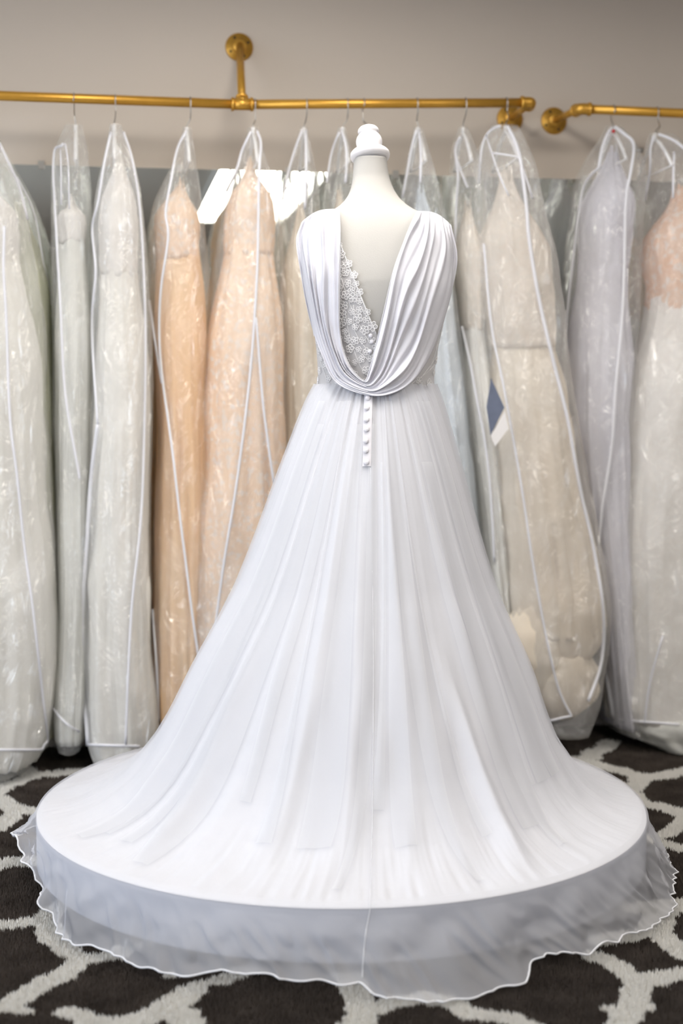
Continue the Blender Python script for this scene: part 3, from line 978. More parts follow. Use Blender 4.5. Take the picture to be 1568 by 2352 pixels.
# the bodice mesh object itself sits in world space: undo the double offset of its own parent inverse
for o in bodice.children:
    o.matrix_parent_inverse = Matrix.Identity(4)
# stems between the motifs
for pts in ([(784, 640), (800, 690), (822, 740), (850, 790)], [(790, 700), (800, 760), (818, 820), (838, 862)], [(812, 700), (815, 760), (840, 800)], [(796, 780), (815, 800), (850, 830)],
            [(726, 760), (735, 820), (750, 870)], [(1035, 690), (1022, 750), (1000, 820), (960, 875)], [(1025, 700), (1010, 770), (985, 850)], [(1005, 790), (995, 840), (940, 885)]):
    pp = path_on(bvh_bod, pts, .001, 18)
    if len(pp) > 3: tube('lace_stem', smooth_path(pp), .0008, M['lace'], bodice, 5)
vp = smooth_path(path_on(bvh_bod, [(782, 562), (805, 622), (836, 700), (864, 768)], .0012, 40))
if len(vp) > 3: tube('neckline_edge', vp, .0011, M['lace'], bodice, 6)

# draped cowl back
inner = [(779, 480), (781, 530), (781, 600), (780, 680), (780, 750), (787, 800), (806, 845), (836, 874), (848, 850), (862, 795), (880, 720), (902, 625), (925, 560), (945, 510), (958, 485)]
outer = [(692, 511), (680, 552), (689, 620), (699, 680), (714, 745), (738, 815), (772, 880), (850, 909), (906, 902), (951, 872), (986, 820), (1016, 745), (1038, 668), (1050, 590), (1036, 517)]
NV, NU = 150, 110
ci, co = catmull(inner, NV), catmull(outer, NV)
zz_, cx_, a_, b_ = _TR
def back_y(x, z, off):
    c = np.interp(z, zz_, cx_); A_ = np.interp(z, zz_, a_) + off; B_ = np.interp(z, zz_, b_) + off
    s = np.clip(abs(x - c) / A_, 0, 1)
    return tcy(z) - B_ * (1 - s ** 2.25) ** (1 / 2.25)
def pleat(u, v):
    """folds running along the drape; sharp on one side"""
    left = v < .5
    n_ = 8.0
    uu_ = u + 0.035 * math.sin(v * 9 + u * 5) + 0.02 * math.sin(v * 23 + u * 11)
    x = uu_ * n_ + (0.3 if left else 0.0)
    f_ = x - math.floor(x)
    saw = (f_ / .72) if f_ < .72 else (1 - f_) / .28
    saw = saw * saw * (3 - 2 * saw)
    k_ = math.floor(x)
    am = .55 + .45 * math.sin(k_ * 2.4 + (1.0 if left else 2.2)) + .25 * math.sin(v * 14 + k_)
    edge = min(1, u / .05) * min(1, (1 - u) / .05)
    return saw * max(.15, am) * (0.35 + .65 * edge)
wpx = np.clip(np.hypot(*(ci - co).T) / 95.0, .22, 1.0)
V_ = np.zeros((NV, NU, 3))
for i in range(NV):
    v = i / (NV - 1)
    bott = math.exp(-((v - .5) / .16) ** 2)
    for j in range(NU):
        u = j / (NU - 1)
        # the two sides cross at the bottom of the cowl
        x, y = ci[i] * (1 - u) + co[i] * u
        y -= 12 * math.sin(math.pi * u ** 1.2) * math.exp(-min(v, 1 - v) / .05)
        Y = AY - .1
        for _ in range(5):
            p = on_y(x, y, Y)
            Y = back_y(p[0], min(p[2], 1.655), 0.004)
        lift = .004 + (.019 if v < .42 else .014) * wpx[i] * pleat(u, v) * (1 + .5 * bott) + bott * (.020 * u + .004) + .010 * math.sin(math.pi * v) ** 2
        lift += .0025 * float(vnoise(u * 9 + v * 4, v * 26, 31))
        r = ray(x, y)
        V_[i, j] = CAMP + r * ((Y - lift) / r[1])
# carry the pleats over the shoulders to the front
def over_shoulder(row, sgn):
    outr = []
    for dy, dz in ((.022, .004), (.045, .000), (.07, -.012), (.09, -.03)):
        q = row.copy(); q[:, 1] += dy; q[:, 2] += dz; outr.append(q)
    return outr
L_ = over_shoulder(V_[0], -1)[::-1]; R_ = over_shoulder(V_[-1], 1)
G = np.concatenate([np.array(L_), V_, np.array(R_)], 0)
drape = mesh('cowl_drape', G.reshape(-1, 3), grid_faces(G.shape[0], NU), M['drape'], dress)
sm_ = drape.modifiers.new('thickness', 'SOLIDIFY'); sm_.thickness = 0.0012
tube('drape_edge', smooth_path(G[2:-2, 0]), 0.0011, M['lining'], drape, 6)

# buttons and placket
pl_v, pl_f = [], []
pys = np.linspace(898, 1072, 40)
for y in pys:
    xc = np.interp(y, [898, 1072], [846, 842])
    for x, pu in ((xc - 10, .0005), (xc - 8, .0022), (xc + 8, .0022), (xc + 10, .0005)):
        p, nn = hit(bvh_skirt, x, y, pu + .0012)
        pl_v.append(p if p is not None else on_y(x, y, AY - .15))
pl_v = np.array(pl_v).reshape(len(pys), 4, 3)
for _ in range(4): pl_v[1:-1] = (pl_v[:-2] + 2 * pl_v[1:-1] + pl_v[2:]) / 4
mesh('placket', pl_v.reshape(-1, 3), grid_faces(len(pys), 4), M['placket'], dress)
bprof = [(0.0001, 0.0), (0.0062, 0.0), (0.0073, 0.0016), (0.0070, 0.0032), (0.0056, 0.0048), (0.0034, 0.0057), (0.0001, 0.0060)]
bd = lathe_data(bprof, (0, 0, 0), (0, 0, 1), 20)
bme = bpy.data.meshes.new('button'); bme.from_pydata([tuple(map(float, v)) for v in bd[0]], [], bd[1]); bme.polygons.foreach_set('use_smooth', [True] * len(bme.polygons)); bme.materials.append(M['button'])
for (x, y, src) in [(845, 915, 0), (842, 939, 0), (841, 966, 0), (841, 987, 0), (839, 1013, 0), (839, 1038, 0), (840, 1063, 0), (851, 771, 1), (854, 785, 1), (850, 807, 1)]:
    p, nn = hit(bvh_bod if src else bvh_skirt, x, y, .0016 if src else .003)
    if p is None: continue
    if not src:
        nn = np.array([0, -.97, .24]); i_ = int(np.argmin(np.abs(pys - y))); p = (pl_v[i_, 1] + pl_v[i_, 2]) / 2 + np.array([on_y(x, y, AY - .15)[0] - (pl_v[i_, 1][0] + pl_v[i_, 2][0]) / 2, -.0004, 0])
    o = bpy.data.objects.new('button', bme); COL.objects.link(o); o.parent = dress
    o.matrix_parent_inverse = Matrix.Translation(dress.location).inverted()
    o.matrix_basis = Matrix.Translation(Vector(p)) @ Vector(nn).to_track_quat('Z', 'Y').to_matrix().to_4x4() @ Matrix.Scale(.72 if src else 1.0, 4)

# ------------------------------------------------------------------ garment bags, gowns, hangers
M['vinyl'] = vinyl('clear_bag_film', (0.99, 0.99, 0.985), 0.17)
M['vinyl_milky'] = vinyl('milky_bag_film', (0.99, 0.985, 0.975), 0.28)
M['vinyl_green'] = vinyl('greenish_bag_film', (0.98, 0.985, 0.965), 0.14)

def gownmat(name, c1, c2, scale=6, stretch=(1, 1, .25), speck=None):
    m, nt, out = newmat(name)
    p = node(nt, 'ShaderNodeBsdfDiffuse'); t = node(nt, 'ShaderNodeBsdfTranslucent')
    tc = node(nt, 'ShaderNodeTexCoord'); mp = node(nt, 'ShaderNodeMapping'); mp.inputs['Scale'].default_value = stretch
    nz = node(nt, 'ShaderNodeTexNoise'); nz.inputs['Scale'].default_value = scale; nz.inputs['Detail'].default_value = 4
    mx = node(nt, 'ShaderNodeMixRGB'); mx.inputs[1].default_value = (*c1, 1); mx.inputs[2].default_value = (*c2, 1)
    rp = node(nt, 'ShaderNodeValToRGB'); rp.color_ramp.elements[0].position = .35; rp.color_ramp.elements[1].position = .65
    nt.links.new(tc.outputs['Object'], mp.inputs[0]); nt.links.new(mp.outputs[0], nz.inputs['Vector']); nt.links.new(nz.outputs[0], rp.inputs[0]); nt.links.new(rp.outputs[0], mx.inputs[0])
    c = mx.outputs[0]
    if speck:
        n2 = node(nt, 'ShaderNodeTexNoise'); n2.inputs['Scale'].default_value = 55; n2.inputs['Detail'].default_value = 3
        r2 = node(nt, 'ShaderNodeValToRGB'); r2.color_ramp.elements[0].position = .54; r2.color_ramp.elements[1].position = .60
        m2 = node(nt, 'ShaderNodeMixRGB'); m2.inputs[2].default_value = (*speck, 1)
        nt.links.new(tc.outputs['Object'], n2.inputs['Vector']); nt.links.new(n2.outputs[0], r2.inputs[0]); nt.links.new(r2.outputs[0], m2.inputs[0]); nt.links.new(c, m2.inputs[1]); c = m2.outputs[0]
    nt.links.new(c, p.inputs[0]); nt.links.new(c, t.inputs[0])
    ms = node(nt, 'ShaderNodeMixShader'); ms.inputs[0].default_value = .3
    nt.links.new(p.outputs[0], ms.inputs[1]); nt.links.new(t.outputs[0], ms.inputs[2]); nt.links.new(ms.outputs[0], out.inputs[0])
    return m
GM = {
    'ivory': gownmat('ivory_tulle', lin(253, 251, 246), lin(246, 244, 238)),
    'white': gownmat('soft_white_satin', lin(253, 250, 246), lin(245, 242, 238)),
    'olive': gownmat('pale_sage_organza', lin(226, 226, 202), lin(210, 211, 184)),
    'grey': gownmat('silver_grey_tulle', lin(246, 246, 241), lin(236, 237, 232)),
    'peach': gownmat('peach_satin', lin(255, 226, 188), lin(253, 212, 164)),
    'peachlace': gownmat('pale_peach_lace', lin(255, 234, 212), lin(255, 222, 188), speck=lin(250, 238, 226)),
    'champagne': gownmat('champagne_tulle', lin(250, 241, 226), lin(244, 232, 214)),
    'beigelace': gownmat('beige_lace', lin(247, 238, 226), lin(240, 229, 216), 14, (1, 1, 1), speck=lin(240, 233, 222)),
    'blush': gownmat('blush_peach_bodice', lin(246, 208, 180), lin(250, 224, 204), 16, (1, 1, 1), speck=lin(248, 236, 226)),
    'beaded': gownmat('beaded_ivory_lace', lin(252, 249, 245), lin(245, 241, 236), 20, (1, 1, 1), speck=lin(250, 248, 244)),
    'lavender': gownmat('pale_lavender_satin', lin(240, 239, 246), lin(229, 228, 238)),
    'bluewhite': gownmat('cool_white_satin', lin(232, 238, 244), lin(222, 230, 238)),
}

def loft(rows, v, dfun, nseg, nrow, amp, seed, y0, y1, wfac=1.0, xshift=0, pleats=0, pamp=0.0, cap_bottom=True, e=2.3, jag=0.0, shape=None):
    """rings through the photo rows (y, left, right) on the plane v metres off the wall"""
    R = np.array(rows, float)
    ys_ = np.linspace(y0, y1, nrow)
    xl = np.interp(ys_, R[:, 0], R[:, 1]); xr = np.interp(ys_, R[:, 0], R[:, 2])
    k = np.array([1, 2, 3, 2, 1]) / 9.
    for _ in range(2):
        xl = np.convolve(np.pad(xl, 2, mode='edge'), k, 'valid'); xr = np.convolve(np.pad(xr, 2, mode='edge'), k, 'valid')
    t = np.linspace(0, 2 * math.pi, nseg, endpoint=False)
    V = []
    for i in range(nrow):
        q = i / (nrow - 1)
        c = (xl[i] + xr[i]) / 2 + xshift; h = (xr[i] - xl[i]) / 2 * wfac
        pl = to_uv(on_plane_v(c - h, ys_[i], v)); pr = to_uv(on_plane_v(c + h, ys_[i], v))
        z = (pl[2] + pr[2]) / 2; uc = (pl[0] + pr[0]) / 2; hu = abs(pr[0] - pl[0]) / 2
        hd = dfun(ys_[i])
        if shape:
            sf = shape(q); hu *= sf; hd *= sf
        s, cc = np.sin(t), np.cos(t)
        wob = amp * (vnoise(t * nseg / 6.283 * 0 + t * 1.6, np.full_like(t, q * 9), seed, 10) + .5 * vnoise(t * 4.8, np.full_like(t, q * 22), seed + 1, 30))
        if pleats:
            ph = t * pleats / 6.2832
            rd = 1 - np.abs(vnoise(ph + .5 * math.sin(q * 2 + seed), np.full_like(t, q * 2.5 + seed), seed + 5, pleats)) * 2
            r2 = 1 - np.abs(vnoise(ph * 2, np.full_like(t, q * 4 + seed), seed + 6, pleats * 2)) * 2
            wob = wob + pamp * min(1, .35 + q) * (rd + .45 * r2)
        f_ = 1 + wob
        uu_ = uc + hu * f_ * np.sign(s) * np.abs(s) ** (2 / e)
        vv_ = v + hd * f_ * np.sign(cc) * np.abs(cc) ** (2 / e)
        zz2 = z + jag * max(0, 1 - q * 4) * vnoise(t * 3.2, np.full_like(t, q * 3), seed + 3, 20)
        for a, b, z2 in zip(uu_, vv_, zz2):
            V.append(W(a, max(b, .012), max(z2, .004)))
    Fc = grid_faces(nrow, nseg, True)
    if cap_bottom: Fc.append(tuple((nrow - 1) * nseg + k for k in range(nseg)))
    return np.array(V), Fc

def nearest_on(bvh, x, y, v, push):
    p, nn = hit(bvh, x, y, push)
    if p is None:
        loc, nrm, _, _ = bvh.find_nearest(Vector(on_plane_v(x, y, v + .1)))
        p = np.array(loc) + np.array([0, -push, 0])
    return p

class Bag: pass
BAGS = []
def bag(idx, hookx, hookdx, rows, hem, gown, labels, seams=(), dv=0.0, depth=.16, film='vinyl', thin_hook=False, hang_front=True, hook_out=False):
    """rows from the hanger neck to the hem; below the hem the bottom panel sags"""
    v = RODV + dv
    ytop = rows[0][0]
    def dfun(y):
        return depth * (0.10 + 0.90 * min(1.0, max(0.0, (y - ytop) / 110.0)) ** .7) * (1 + .25 * min(1, max(0, (y - 500) / 900.)))
    dmax = min(1.0, (v - .02) / (depth * 1.25))
    df = (lambda y: dfun(y) * min(1, dmax)) if dmax < 1 else dfun
    yb = rows[-1][0]
    V, Fc = loft(rows, v, df, 44, 110, .055, 40 + idx, ytop, yb)
    zb = V[-44:, 2].min()
    root = W(to_uv(V[-44:].mean(0))[0], v, zb)
    t = thing('garment_bag', labels[0], 'garment bag', root, 'clear garment bags on the gold rails')
    mesh('film', V, Fc, M[film], t)
    bv = BVHTree.FromPolygons([Vector(q) for q in V], Fc)
    for sm in seams:
        pts = sm[1:] if isinstance(sm[0], (int, float)) else sm
        r = sm[0] if isinstance(sm[0], (int, float)) else .0042
        L = sum(math.dist(a, b) for a, b in zip(pts[:-1], pts[1:]))
        n_ = max(8, int(L / 14))
        pp = np.array([nearest_on(bv, x, y, v, .002) for x, y in catmull(pts, n_)])
        tube('piping', smooth_path(pp, 3), r, M['piping'], t, 6)
    if hem:
        y0, xa, xb = hem
        pp = np.array([nearest_on(bv, x, y0[0] + (y0[1] - y0[0]) * (x - xa) / (xb - xa) if isinstance(y0, tuple) else y0, v, .002) for x in np.linspace(xa, xb, 24)])
        tube('hem_piping', smooth_path(pp, 2), .0048, M['piping'], t, 6)
    # gown
    if gown:
        g = thing('gown', labels[1], 'gown', (root[0], root[1], zb + .01), 'gowns in the clear bags')
        for (nm, mat, y0, y1, wf, pl, pa, grow) in gown:
            dz = lambda y, k=wf: df(y) * k * .92
            kind_ = grow or ('top' if nm == 'bodice' else ('puff' if nm == 'ruffle' else 'skirt'))
            if kind_ == 'top': shp = lambda q: (.22 + .78 * float(smoothstep(0, .45, np.array(q)))) * (1 - .22 * q ** 2)
            elif kind_ == 'full': shp = lambda q: .15 + .85 * float(smoothstep(0, .16, np.array(q)))
            elif kind_ == 'puff': shp = lambda q: .62 + .42 * math.sin(math.pi * q) ** .7
            else: shp = lambda q: .76 + .24 * float(smoothstep(0, .22, np.array(q)))
            V2, F2 = loft(rows, v, dz, 96, max(14, int((y1 - y0) / 12)), .03, 90 + idx + int(y0), y0, y1, wf, 0, pl, pa, jag=.03 if kind_ in ('top', 'full') else .02, shape=shp)
            part = mesh(nm, V2, F2, GM[mat], g)
    # hanger
    top = rodp(hookx, 235)
    # height of the rail at this hook
    k = np.array([to_uv(tee), to_uv(r_end)]) if hookx > 556 and hookx < 1260 else (np.array([to_uv(left_end), to_uv(tee)]) if hookx <= 556 else np.array([to_uv(q0), to_uv(q1)]))
    uh = to_uv(top)[0]
    zr = np.interp(uh, k[:, 0], k[:, 2])
    ap = on_plane_v(hookx + hookdx, ytop + 4, v); ua, _, za = to_uv(ap)
    s = 1 if hang_front else -1
    R_ = RODR + .0022
    hp = [W(uh - .002, RODV - s * R_, zr - .012), W(uh, RODV - s * R_, zr), W(uh, RODV - s * R_ * .7, zr + R_ * .7), W(uh, RODV, zr + R_), W(uh, RODV + s * R_ * .7, zr + R_ * .7), W(uh, RODV + s * R_, zr),
          W(uh, RODV + s * R_ * .9, zr - .03), W(uh + (ua - uh) * .1, RODV + (v - RODV) * .6, zr - .052), W(ua - (ua - uh) * .1, v, max(za + .012, zr - .085)), W(ua, v, za)]
    h = thing('hanger', labels[2], 'hanger', W(ua, v, za - .14), 'hangers on the gold rails')
    tube('hook', catmull(hp, 44), .0019, M['wire'], h, 8)
    nk = [W(ua, v, za + .004), W(ua, v, za - .02)]
    tube('neck', nk, .006, M['plastic'], h, 10)
    hl = min(.15, depth * .8, v - .06)
    arm = catmull([W(ua, v - hl, za - .12), W(ua, v - hl * .5, za - .055), W(ua, v, za - .018), W(ua, v + hl * .5, za - .055), W(ua, v + hl, za - .12)], 22)
    tube('shoulder_arm', arm, .0055, M['plastic'], h, 8)
    tube('cross_bar', [W(ua, v - hl, za - .12), W(ua, v, za - .124), W(ua, v + hl, za - .12)], .003, M['plastic'], h, 8)
    b = Bag(); b.bvh = bv; b.v = v; b.t = t; b.hanger = h
    BAGS.append(b)
    return b

# 0 leftmost, half out of the picture
bag(0, -78, 0, [(286, -90, -62), (320, -130, 0), (380, -150, 26), (430, -155, 46), (510, -158, 64), (600, -160, 80), (700, -160, 96), (830, -160, 107), (1000, -160, 116), (1150, -160, 120), (1300, -165, 130), (1500, -165, 138), (1600, -165, 132), (1690, -160, 116), (1722, -160, 114), (1740, -140, 92), (1757, -110, 40)],
    (1722, -90, 114), [('bodice', 'white', 400, 620, .82, 18, .07, None), ('skirt', 'ivory', 590, 1745, .88, 30, .11, None)],
    ('leftmost bulging clear garment bag, cut by the left edge of the picture', 'ivory gown in the leftmost bulging bag', 'hanger of the leftmost bag, off the left edge'),
    [[(-2, 330), (20, 378), (44, 430), (62, 505)], [(10, 520), (8, 620), (15, 740), (22, 950), (40, 1100), (55, 1250), (75, 1400), (92, 1550), (108, 1690), (114, 1722)]], dv=.06, depth=.17, film='vinyl_milky')
bag(1, -20, 2, [(300, -30, -8), (330, -45, 2), (400, -30, 44), (480, -10, 90), (560, 10, 108), (700, 30, 118), (900, 50, 125), (1300, 60, 136), (1650, 60, 138), (1690, 70, 128)],
    None, [('skirt', 'olive', 470, 1680, .9, 22, .11, 'full')],
    ('greenish clear garment bag squeezed behind the leftmost bulging bag', 'pale sage gown half hidden behind the leftmost bag', 'hanger of the greenish bag at the left edge'),
    [(.002, (46, 402), (92, 486), (110, 570), (117, 700))], dv=-.05, depth=.13, film='vinyl_green')
bag(2, 170, 4, [(286, 158, 184), (310, 136, 196), (350, 124, 201), (400, 119, 207), (600, 119, 212), (800, 122, 216), (1000, 124, 216), (1200, 128, 215), (1400, 133, 205), (1580, 122, 206), (1640, 118, 204), (1690, 124, 198), (1703, 140, 180)],
    None, [('bodice', 'white', 462, 560, .78, 14, .07, None), ('skirt', 'grey', 555, 1690, .86, 22, .11, None)],
    ('narrow greyish clear bag on the hook nearest the left edge', 'silvery grey gown with low white bodice in the narrow bag', 'wire hanger hook nearest the left edge, turned to the back'),
    [[(134, 318), (126, 350), (124, 400), (128, 480), (132, 560), (140, 700), (150, 900), (176, 1060), (182, 1100)], (.0022, (150, 330), (157, 370), (158, 420), (160, 480)), (.0022, (140, 345), (142, 400), (142, 470)), [(122, 1625), (150, 1660), (180, 1680)]], dv=.0, depth=.14, hang_front=False)
bag(3, 265, -3, [(286, 255, 272), (310, 249, 286), (340, 243, 301), (400, 231, 315), (450, 221, 323), (520, 211, 331), (620, 208, 337), (760, 210, 346), (900, 212, 351), (1100, 205, 348), (1300, 195, 346), (1500, 187, 352), (1650, 190, 370), (1712, 196, 366), (1738, 220, 350), (1750, 240, 330)],
    ((1710, 1714), 203, 320), [('bodice', 'white', 345, 640, .80, 16, .07, None), ('skirt', 'ivory', 630, 1738, .88, 26, .11, None)],
    ('clear bag with wide white binding down its left edge, second full bag from the left', 'off white satin gown in the second full bag from the left', 'wire hanger over the second full bag from the left'),
    [[(256, 305), (240, 380), (226, 470), (213, 525), (222, 622), (213, 720), (216, 830), (226, 975)], (.0068, (226, 975), (212, 1085), (204, 1200), (192, 1400), (193, 1550), (204, 1712)), [(283, 305), (303, 370), (320, 480), (330, 650), (333, 800), (330, 1000), (322, 1200), (300, 1420), (288, 1710)]], dv=.04, depth=.16, film='vinyl_milky')
bag(4, 437, -8, [(292, 423, 437), (330, 412, 444), (370, 399, 449), (420, 376, 454), (460, 351, 459), (520, 342, 470), (600, 338, 481), (660, 342, 485), (800, 352, 478), (1000, 360, 474), (1200, 352, 480), (1400, 346, 490), (1600, 350, 480), (1670, 355, 440), (1690, 370, 420)],
    None, [('bodice', 'peachlace', 420, 600, .84, 16, .07, None), ('skirt', 'peach', 560, 1684, .88, 26, .11, None)],
    ('clear bag over a strong peach gown, left of the mirrored ceiling light', 'strong peach gown with gathered bodice left of the mirrored light', 'wire hanger above the strong peach gown'),
    [[(428, 303), (408, 345), (393, 420), (381, 490), (387, 545), (371, 660), (367, 760), (373, 860), (395, 1020), (415, 1200), (440, 1400), (458, 1530)], [(344, 690), (360, 800), (373, 880)], [(352, 1400), (362, 1550), (366, 1660)]], dv=.0, depth=.15)
bag(5, 585, -4, [(292, 573, 589), (330, 560, 600), (380, 543, 608), (430, 521, 628), (500, 505, 642), (600, 488, 650), (700, 477, 655), (850, 463, 655), (1000, 456, 660), (1200, 445, 670), (1400, 432, 650), (1600, 424, 600), (1680, 440, 560)],
    None, [('bodice', 'peachlace', 372, 590, .84, 16, .07, None), ('skirt', 'peachlace', 570, 1670, .9, 30, .11, None)],
    ('clear bag over a pale peach lace gown, hanging beside the tee fitting', 'pale peach lace gown right of the mirrored light', 'wire hanger beside the tee fitting of the gold rail'),
    [[(577, 303), (560, 340), (543, 375), (521, 440)], [(590, 303), (598, 332), (594, 400), (592, 560), (585, 720), (570, 900), (545, 1100), (515, 1290), (492, 1460)], [(588, 730), (605, 940), (628, 1110)]], dv=.03, depth=.16)
bag(6, 703, -5, [(292, 691, 704), (340, 677, 711), (400, 659, 722), (450, 646, 730), (520, 640, 736), (700, 642, 738), (1000, 645, 742), (1400, 640, 760), (1650, 650, 750)],
    None, [('skirt', 'champagne', 470, 1640, .88, 22, .11, 'full')],
    ('narrow clear bag over a champagne gown left of the dress form neck', 'champagne gown left of the dress form neck', 'third wire hanger to the right of the flange stay'),
    [[(695, 300), (680, 340), (662, 400), (650, 460)], [(702, 300), (703, 400), (700, 480)]], dv=-.02, depth=.13)
bag(7, 797, -10, [(292, 779, 792), (340, 766, 800), (400, 751, 807), (450, 745, 812), (600, 740, 818), (1000, 735, 820), (1650, 730, 830)],
    None, [('skirt', 'champagne', 440, 1640, .86, 22, .11, 'full')],
    ('narrow clear bag just left of the white finial', 'cream gown just behind the left of the finial', 'wire hanger just left of the white finial'),
    [[(784, 300), (792, 320), (797, 360), (793, 420)], [(780, 305), (762, 350), (752, 420)]], dv=.0, depth=.14)
bag(8, 835, 10, [(292, 838, 852), (340, 828, 868), (400, 818, 885), (500, 810, 900), (1000, 815, 915), (1650, 810, 930)],
    None, [('skirt', 'white', 430, 1640, .86, 22, .11, 'full')],
    ('clear bag hidden behind the dress form neck', 'white gown hidden behind the dress form', 'wire hanger half hidden by the white finial'), [], dv=-.02, depth=.13, hang_front=False)
bag(9, 957, 3, [(292, 953, 966), (330, 947, 973), (400, 934, 990), (450, 925, 1005), (520, 920, 1020), (700, 920, 1040), (900, 925, 1062), (1200, 950, 1096), (1500, 990, 1116), (1650, 1000, 1120)],
    None, [('skirt', 'bluewhite', 430, 1640, .9, 22, .11, 'full')],
    ('clear bag over a cool white gown, first one right of the finial', 'cool white gown right of the dress form neck', 'wire hanger first right of the white finial'),
    [[(957, 300), (945, 345), (936, 400), (925, 455)], [(963, 300), (968, 360), (966, 420)]], dv=.0, depth=.14)
bag(10, 1068, -5, [(292, 1056, 1070), (320, 1046, 1078), (345, 1040, 1086), (400, 1042, 1097), (450, 1040, 1104), (600, 1042, 1110), (900, 1058, 1118), (1200, 1092, 1142), (1500, 1112, 1164), (1650, 1120, 1180)],
    None, [('bodice', 'beigelace', 470, 760, .86, 18, .07, None), ('skirt', 'ivory', 750, 1640, .9, 22, .11, None)],
    ('slim clear bag left of the big beige bag, bound in kinked white tape', 'slim ivory gown between the cool white and the beige lace gown', 'wire hanger second right of the white finial'),
    [[(1058, 315), (1045, 345), (1054, 400), (1050, 450), (1046, 560)], (.003, (1045, 345), (1060, 395), (1075, 430)), [(1062, 750), (1080, 830), (1100, 940), (1114, 1010), (1130, 1170), (1136, 1290)]], dv=-.02, depth=.14)
bag(11, 1162, -2, [(288, 1142, 1184), (310, 1113, 1197), (340, 1101, 1209), (400, 1097, 1222), (480, 1095, 1236), (600, 1094, 1264), (700, 1098, 1282), (790, 1104, 1293), (900, 1118, 1301), (1100, 1130, 1334), (1200, 1138, 1355), (1300, 1145, 1374), (1400, 1150, 1386), (1500, 1160, 1383), (1580, 1172, 1366), (1640, 1190, 1345), (1662, 1210, 1315)],
    ((1660, 1644), 1240, 1313), [('bodice', 'beigelace', 400, 800, .9, 18, .07, None), ('skirt', 'champagne', 760, 1450, .84, 26, .11, None)],
    ('large wide beige bag with a label window at the right end of the long rail', 'beige lace gown with champagne tulle skirt in the large bag', 'hanger hook in front of the round flange at the end of the long rail'),
    [[(1150, 290), (1128, 298), (1112, 318), (1104, 360), (1102, 420)], (.006, (1165, 292), (1182, 325), (1195, 370), (1208, 470), (1216, 560), (1240, 700), (1275, 850), (1302, 960), (1330, 1120), (1360, 1250), (1384, 1400), (1380, 1520), (1350, 1610)),
     [(1112, 560), (1130, 750), (1160, 900), (1200, 1130), (1222, 1280), (1252, 1450), (1282, 1580), (1312, 1645)], (.003, (1130, 352), (1160, 356), (1192, 362)), (.003, (1118, 312), (1130, 352), (1150, 410), (1168, 450)), (.003, (1192, 362), (1208, 410), (1222, 456))], dv=.06, depth=.18, film='vinyl_milky')
bag(12, 1408, -2, [(290, 1396, 1420), (310, 1384, 1436), (340, 1364, 1456), (360, 1348, 1464), (400, 1335, 1468), (450, 1327, 1466), (550, 1314, 1461), (700, 1302, 1452), (850, 1297, 1444), (1000, 1299, 1436), (1200, 1325, 1428), (1400, 1360, 1424), (1600, 1380, 1440), (1665, 1395, 1436)],
    None, [('bodice', 'lavender', 350, 640, .78, 16, .07, None), ('skirt', 'lavender', 620, 1655, .9, 22, .11, None)],
    ('clear bag over a pale lavender gown, first on the short right rail', 'pale lavender gown, first on the short right rail', 'hanger with red bead at its neck, first on the short right rail'),
    [(.006, (1404, 295), (1386, 330), (1376, 385)), [(1376, 385), (1350, 412), (1335, 455), (1316, 600), (1300, 760), (1299, 900)], (.0055, (1412, 293), (1434, 310), (1455, 334), (1447, 400), (1436, 470), (1430, 700), (1412, 900), (1405, 1020), (1385, 1150), (1376, 1250))], dv=.02, depth=.16, hang_front=False)
bag(13, 1508, -4, [(306, 1496, 1532), (330, 1488, 1562), (360, 1485, 1600), (450, 1480, 1640), (600, 1464, 1665), (800, 1444, 1690), (1000, 1424, 1700), (1200, 1400, 1710), (1400, 1385, 1715), (1600, 1392, 1715), (1655, 1404, 1710), (1690, 1450, 1690), (1722, 1530, 1660)],
    ((1652, 1664), 1408, 1560), [('bodice', 'blush', 440, 720, .84, 18, .07, None), ('skirt', 'beaded', 690, 1640, .92, 26, .11, None), ('underskirt', 'grey', 1620, 1712, .95, 26, .10, None)],
    ('wide clear bag over a beaded ivory gown, cut by the right edge of the picture', 'beaded ivory gown with blush peach bodice at the right edge', 'last hanger in view on the short right rail'),
    [[(1502, 312), (1493, 345), (1496, 385), (1482, 460)], (.005, (1512, 310), (1546, 322), (1580, 350)), (.004, (1548, 350), (1547, 400), (1546, 455)), (.009, (1393, 1200), (1388, 1400), (1395, 1540), (1411, 1650)), [(1522, 1460), (1496, 1550), (1486, 1610), (1480, 1664)]], dv=.06, depth=.18)

# tulle ruffles bunched in the bottom of the large beige bag
def ruffle(px, rpx, v, mat, seed):
    c = on_plane_v(px[0], px[1], v)
    sc_ = np.linalg.norm(c - CAMP) / F
    ru, rz = rpx[0] * sc_, rpx[1] * sc_
    uc, _, zc = to_uv(c)
    la = np.linspace(0, math.pi, 22); lo = np.linspace(0, 2 * math.pi, 40, endpoint=False)
    V = []
    for a in la:
        n_ = 1 + .10 * (1 - 2 * np.abs(vnoise(lo * 14 / 6.2832, np.full_like(lo, a * 2.0), seed, 14))) + .10 * vnoise(lo * 5 / 6.2832, np.full_like(lo, a * 3.0), seed + 1, 5) * math.sin(a)
        for k, t in enumerate(lo):
            V.append(W(uc + ru * n_[k] * math.sin(a) * math.cos(t), v + min(ru, .075) * n_[k] * math.sin(a) * math.sin(t), max(zc + rz * n_[k] * math.cos(a), .012)))
    return mesh('ruffle', V, grid_faces(22, 40, True), GM[mat], gown11)
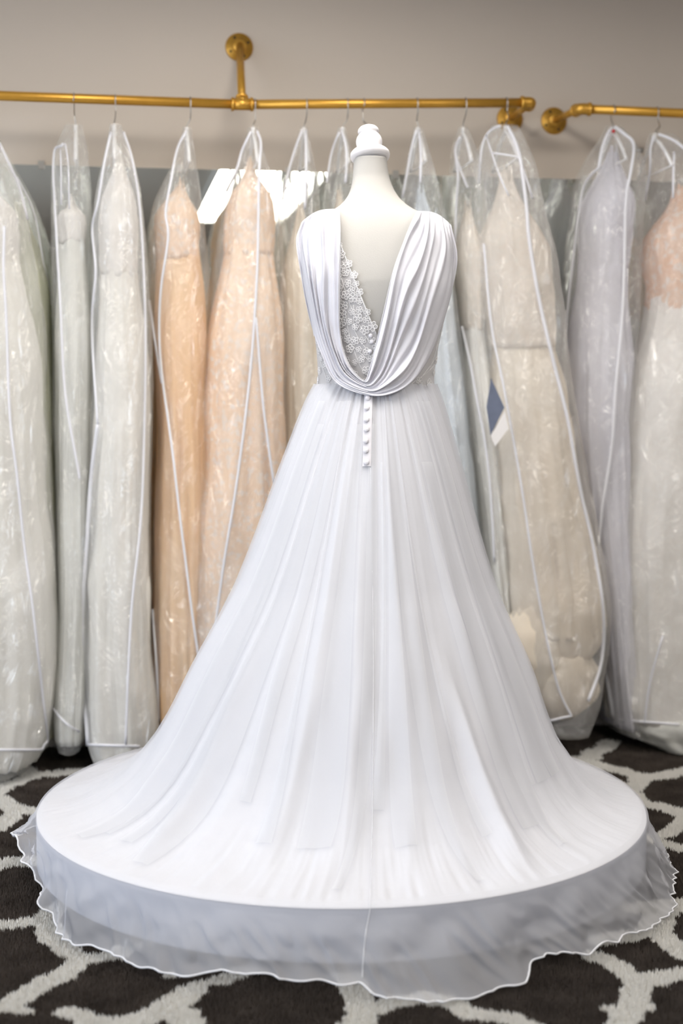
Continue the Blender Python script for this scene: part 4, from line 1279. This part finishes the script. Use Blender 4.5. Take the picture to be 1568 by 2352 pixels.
gown11 = [o for o in bpy.data.objects if o.get('label') == 'beige lace gown with champagne tulle skirt in the large bag'][0]
for k, (px_, rp_, vv_, mt_) in enumerate((
        ((1302, 1425), (76, 110), .41, 'champagne'), ((1225, 1490), (66, 120), .41, 'champagne'), ((1296, 1570), (74, 78), .42, 'champagne'))):
    ruffle(px_, rp_, vv_, mt_, 300 + 7 * k)

# small details on the hangers and bags
bp_ = nearest_on(BAGS[12].bvh, 1408, 303, BAGS[12].v, .002)
d = lathe_data([(.0001, -.006), (.004, -.005), (.0062, 0), (.004, .005), (.0001, .006)], bp_ + np.array([0, -.004, 0]), (0, 0, 1), 14)
M['red'] = principled('red_bead', lin(190, 40, 45), .4)
rb = mesh('red_bead', d[0], d[1], M['red'], BAGS[12].hanger)
# trouser clip sticking out beside the lavender bag
cp = on_plane_v(1468, 345, RODV + .08)
cd = join(box_data(cp, UD, VD, (0, 0, 1), .022, .008, .014), tube_data([cp + UD * .004, cp + np.array([0, 0, -.012]), cp + np.array([0, 0, -.03]) - UD * .004], .003, 8), tube_data([cp - UD * .03, cp - UD * .005], .002, 8))
mesh('clip', cd[0], cd[1], M['wire'], BAGS[12].hanger)
# blue and white swing card between the bags
def card(name, px, mat, label, cat):
    pts = [on_plane_v(x, y, RODV + .262) for x, y in px]
    V = [p + VD * .0008 for p in pts] + [p - VD * .0008 for p in pts]
    n_ = len(pts)
    Fc = [tuple(range(n_)), tuple(range(2 * n_ - 1, n_ - 1, -1))] + [(i, n_ + i, n_ + (i + 1) % n_, (i + 1) % n_) for i in range(n_)]
    return tag(mesh(name, V, Fc, mat, None, False), label, cat)
M['bluecard'] = principled('blue_card', lin(84, 92, 112), .6, col2=lin(112, 121, 142), nscale=30)
M['whitecard'] = principled('white_card', lin(232, 230, 230), .6)

card('swing_card', [(1127, 868), (1158, 936), (1126, 1000), (1117, 935)], M['bluecard'], 'blue grey paper card showing between the slim bag and the large beige bag', 'card')
card('swing_card', [(1159, 944), (1167, 985), (1136, 1026), (1127, 1002)], M['whitecard'], 'small white paper card just below the blue grey card', 'card')
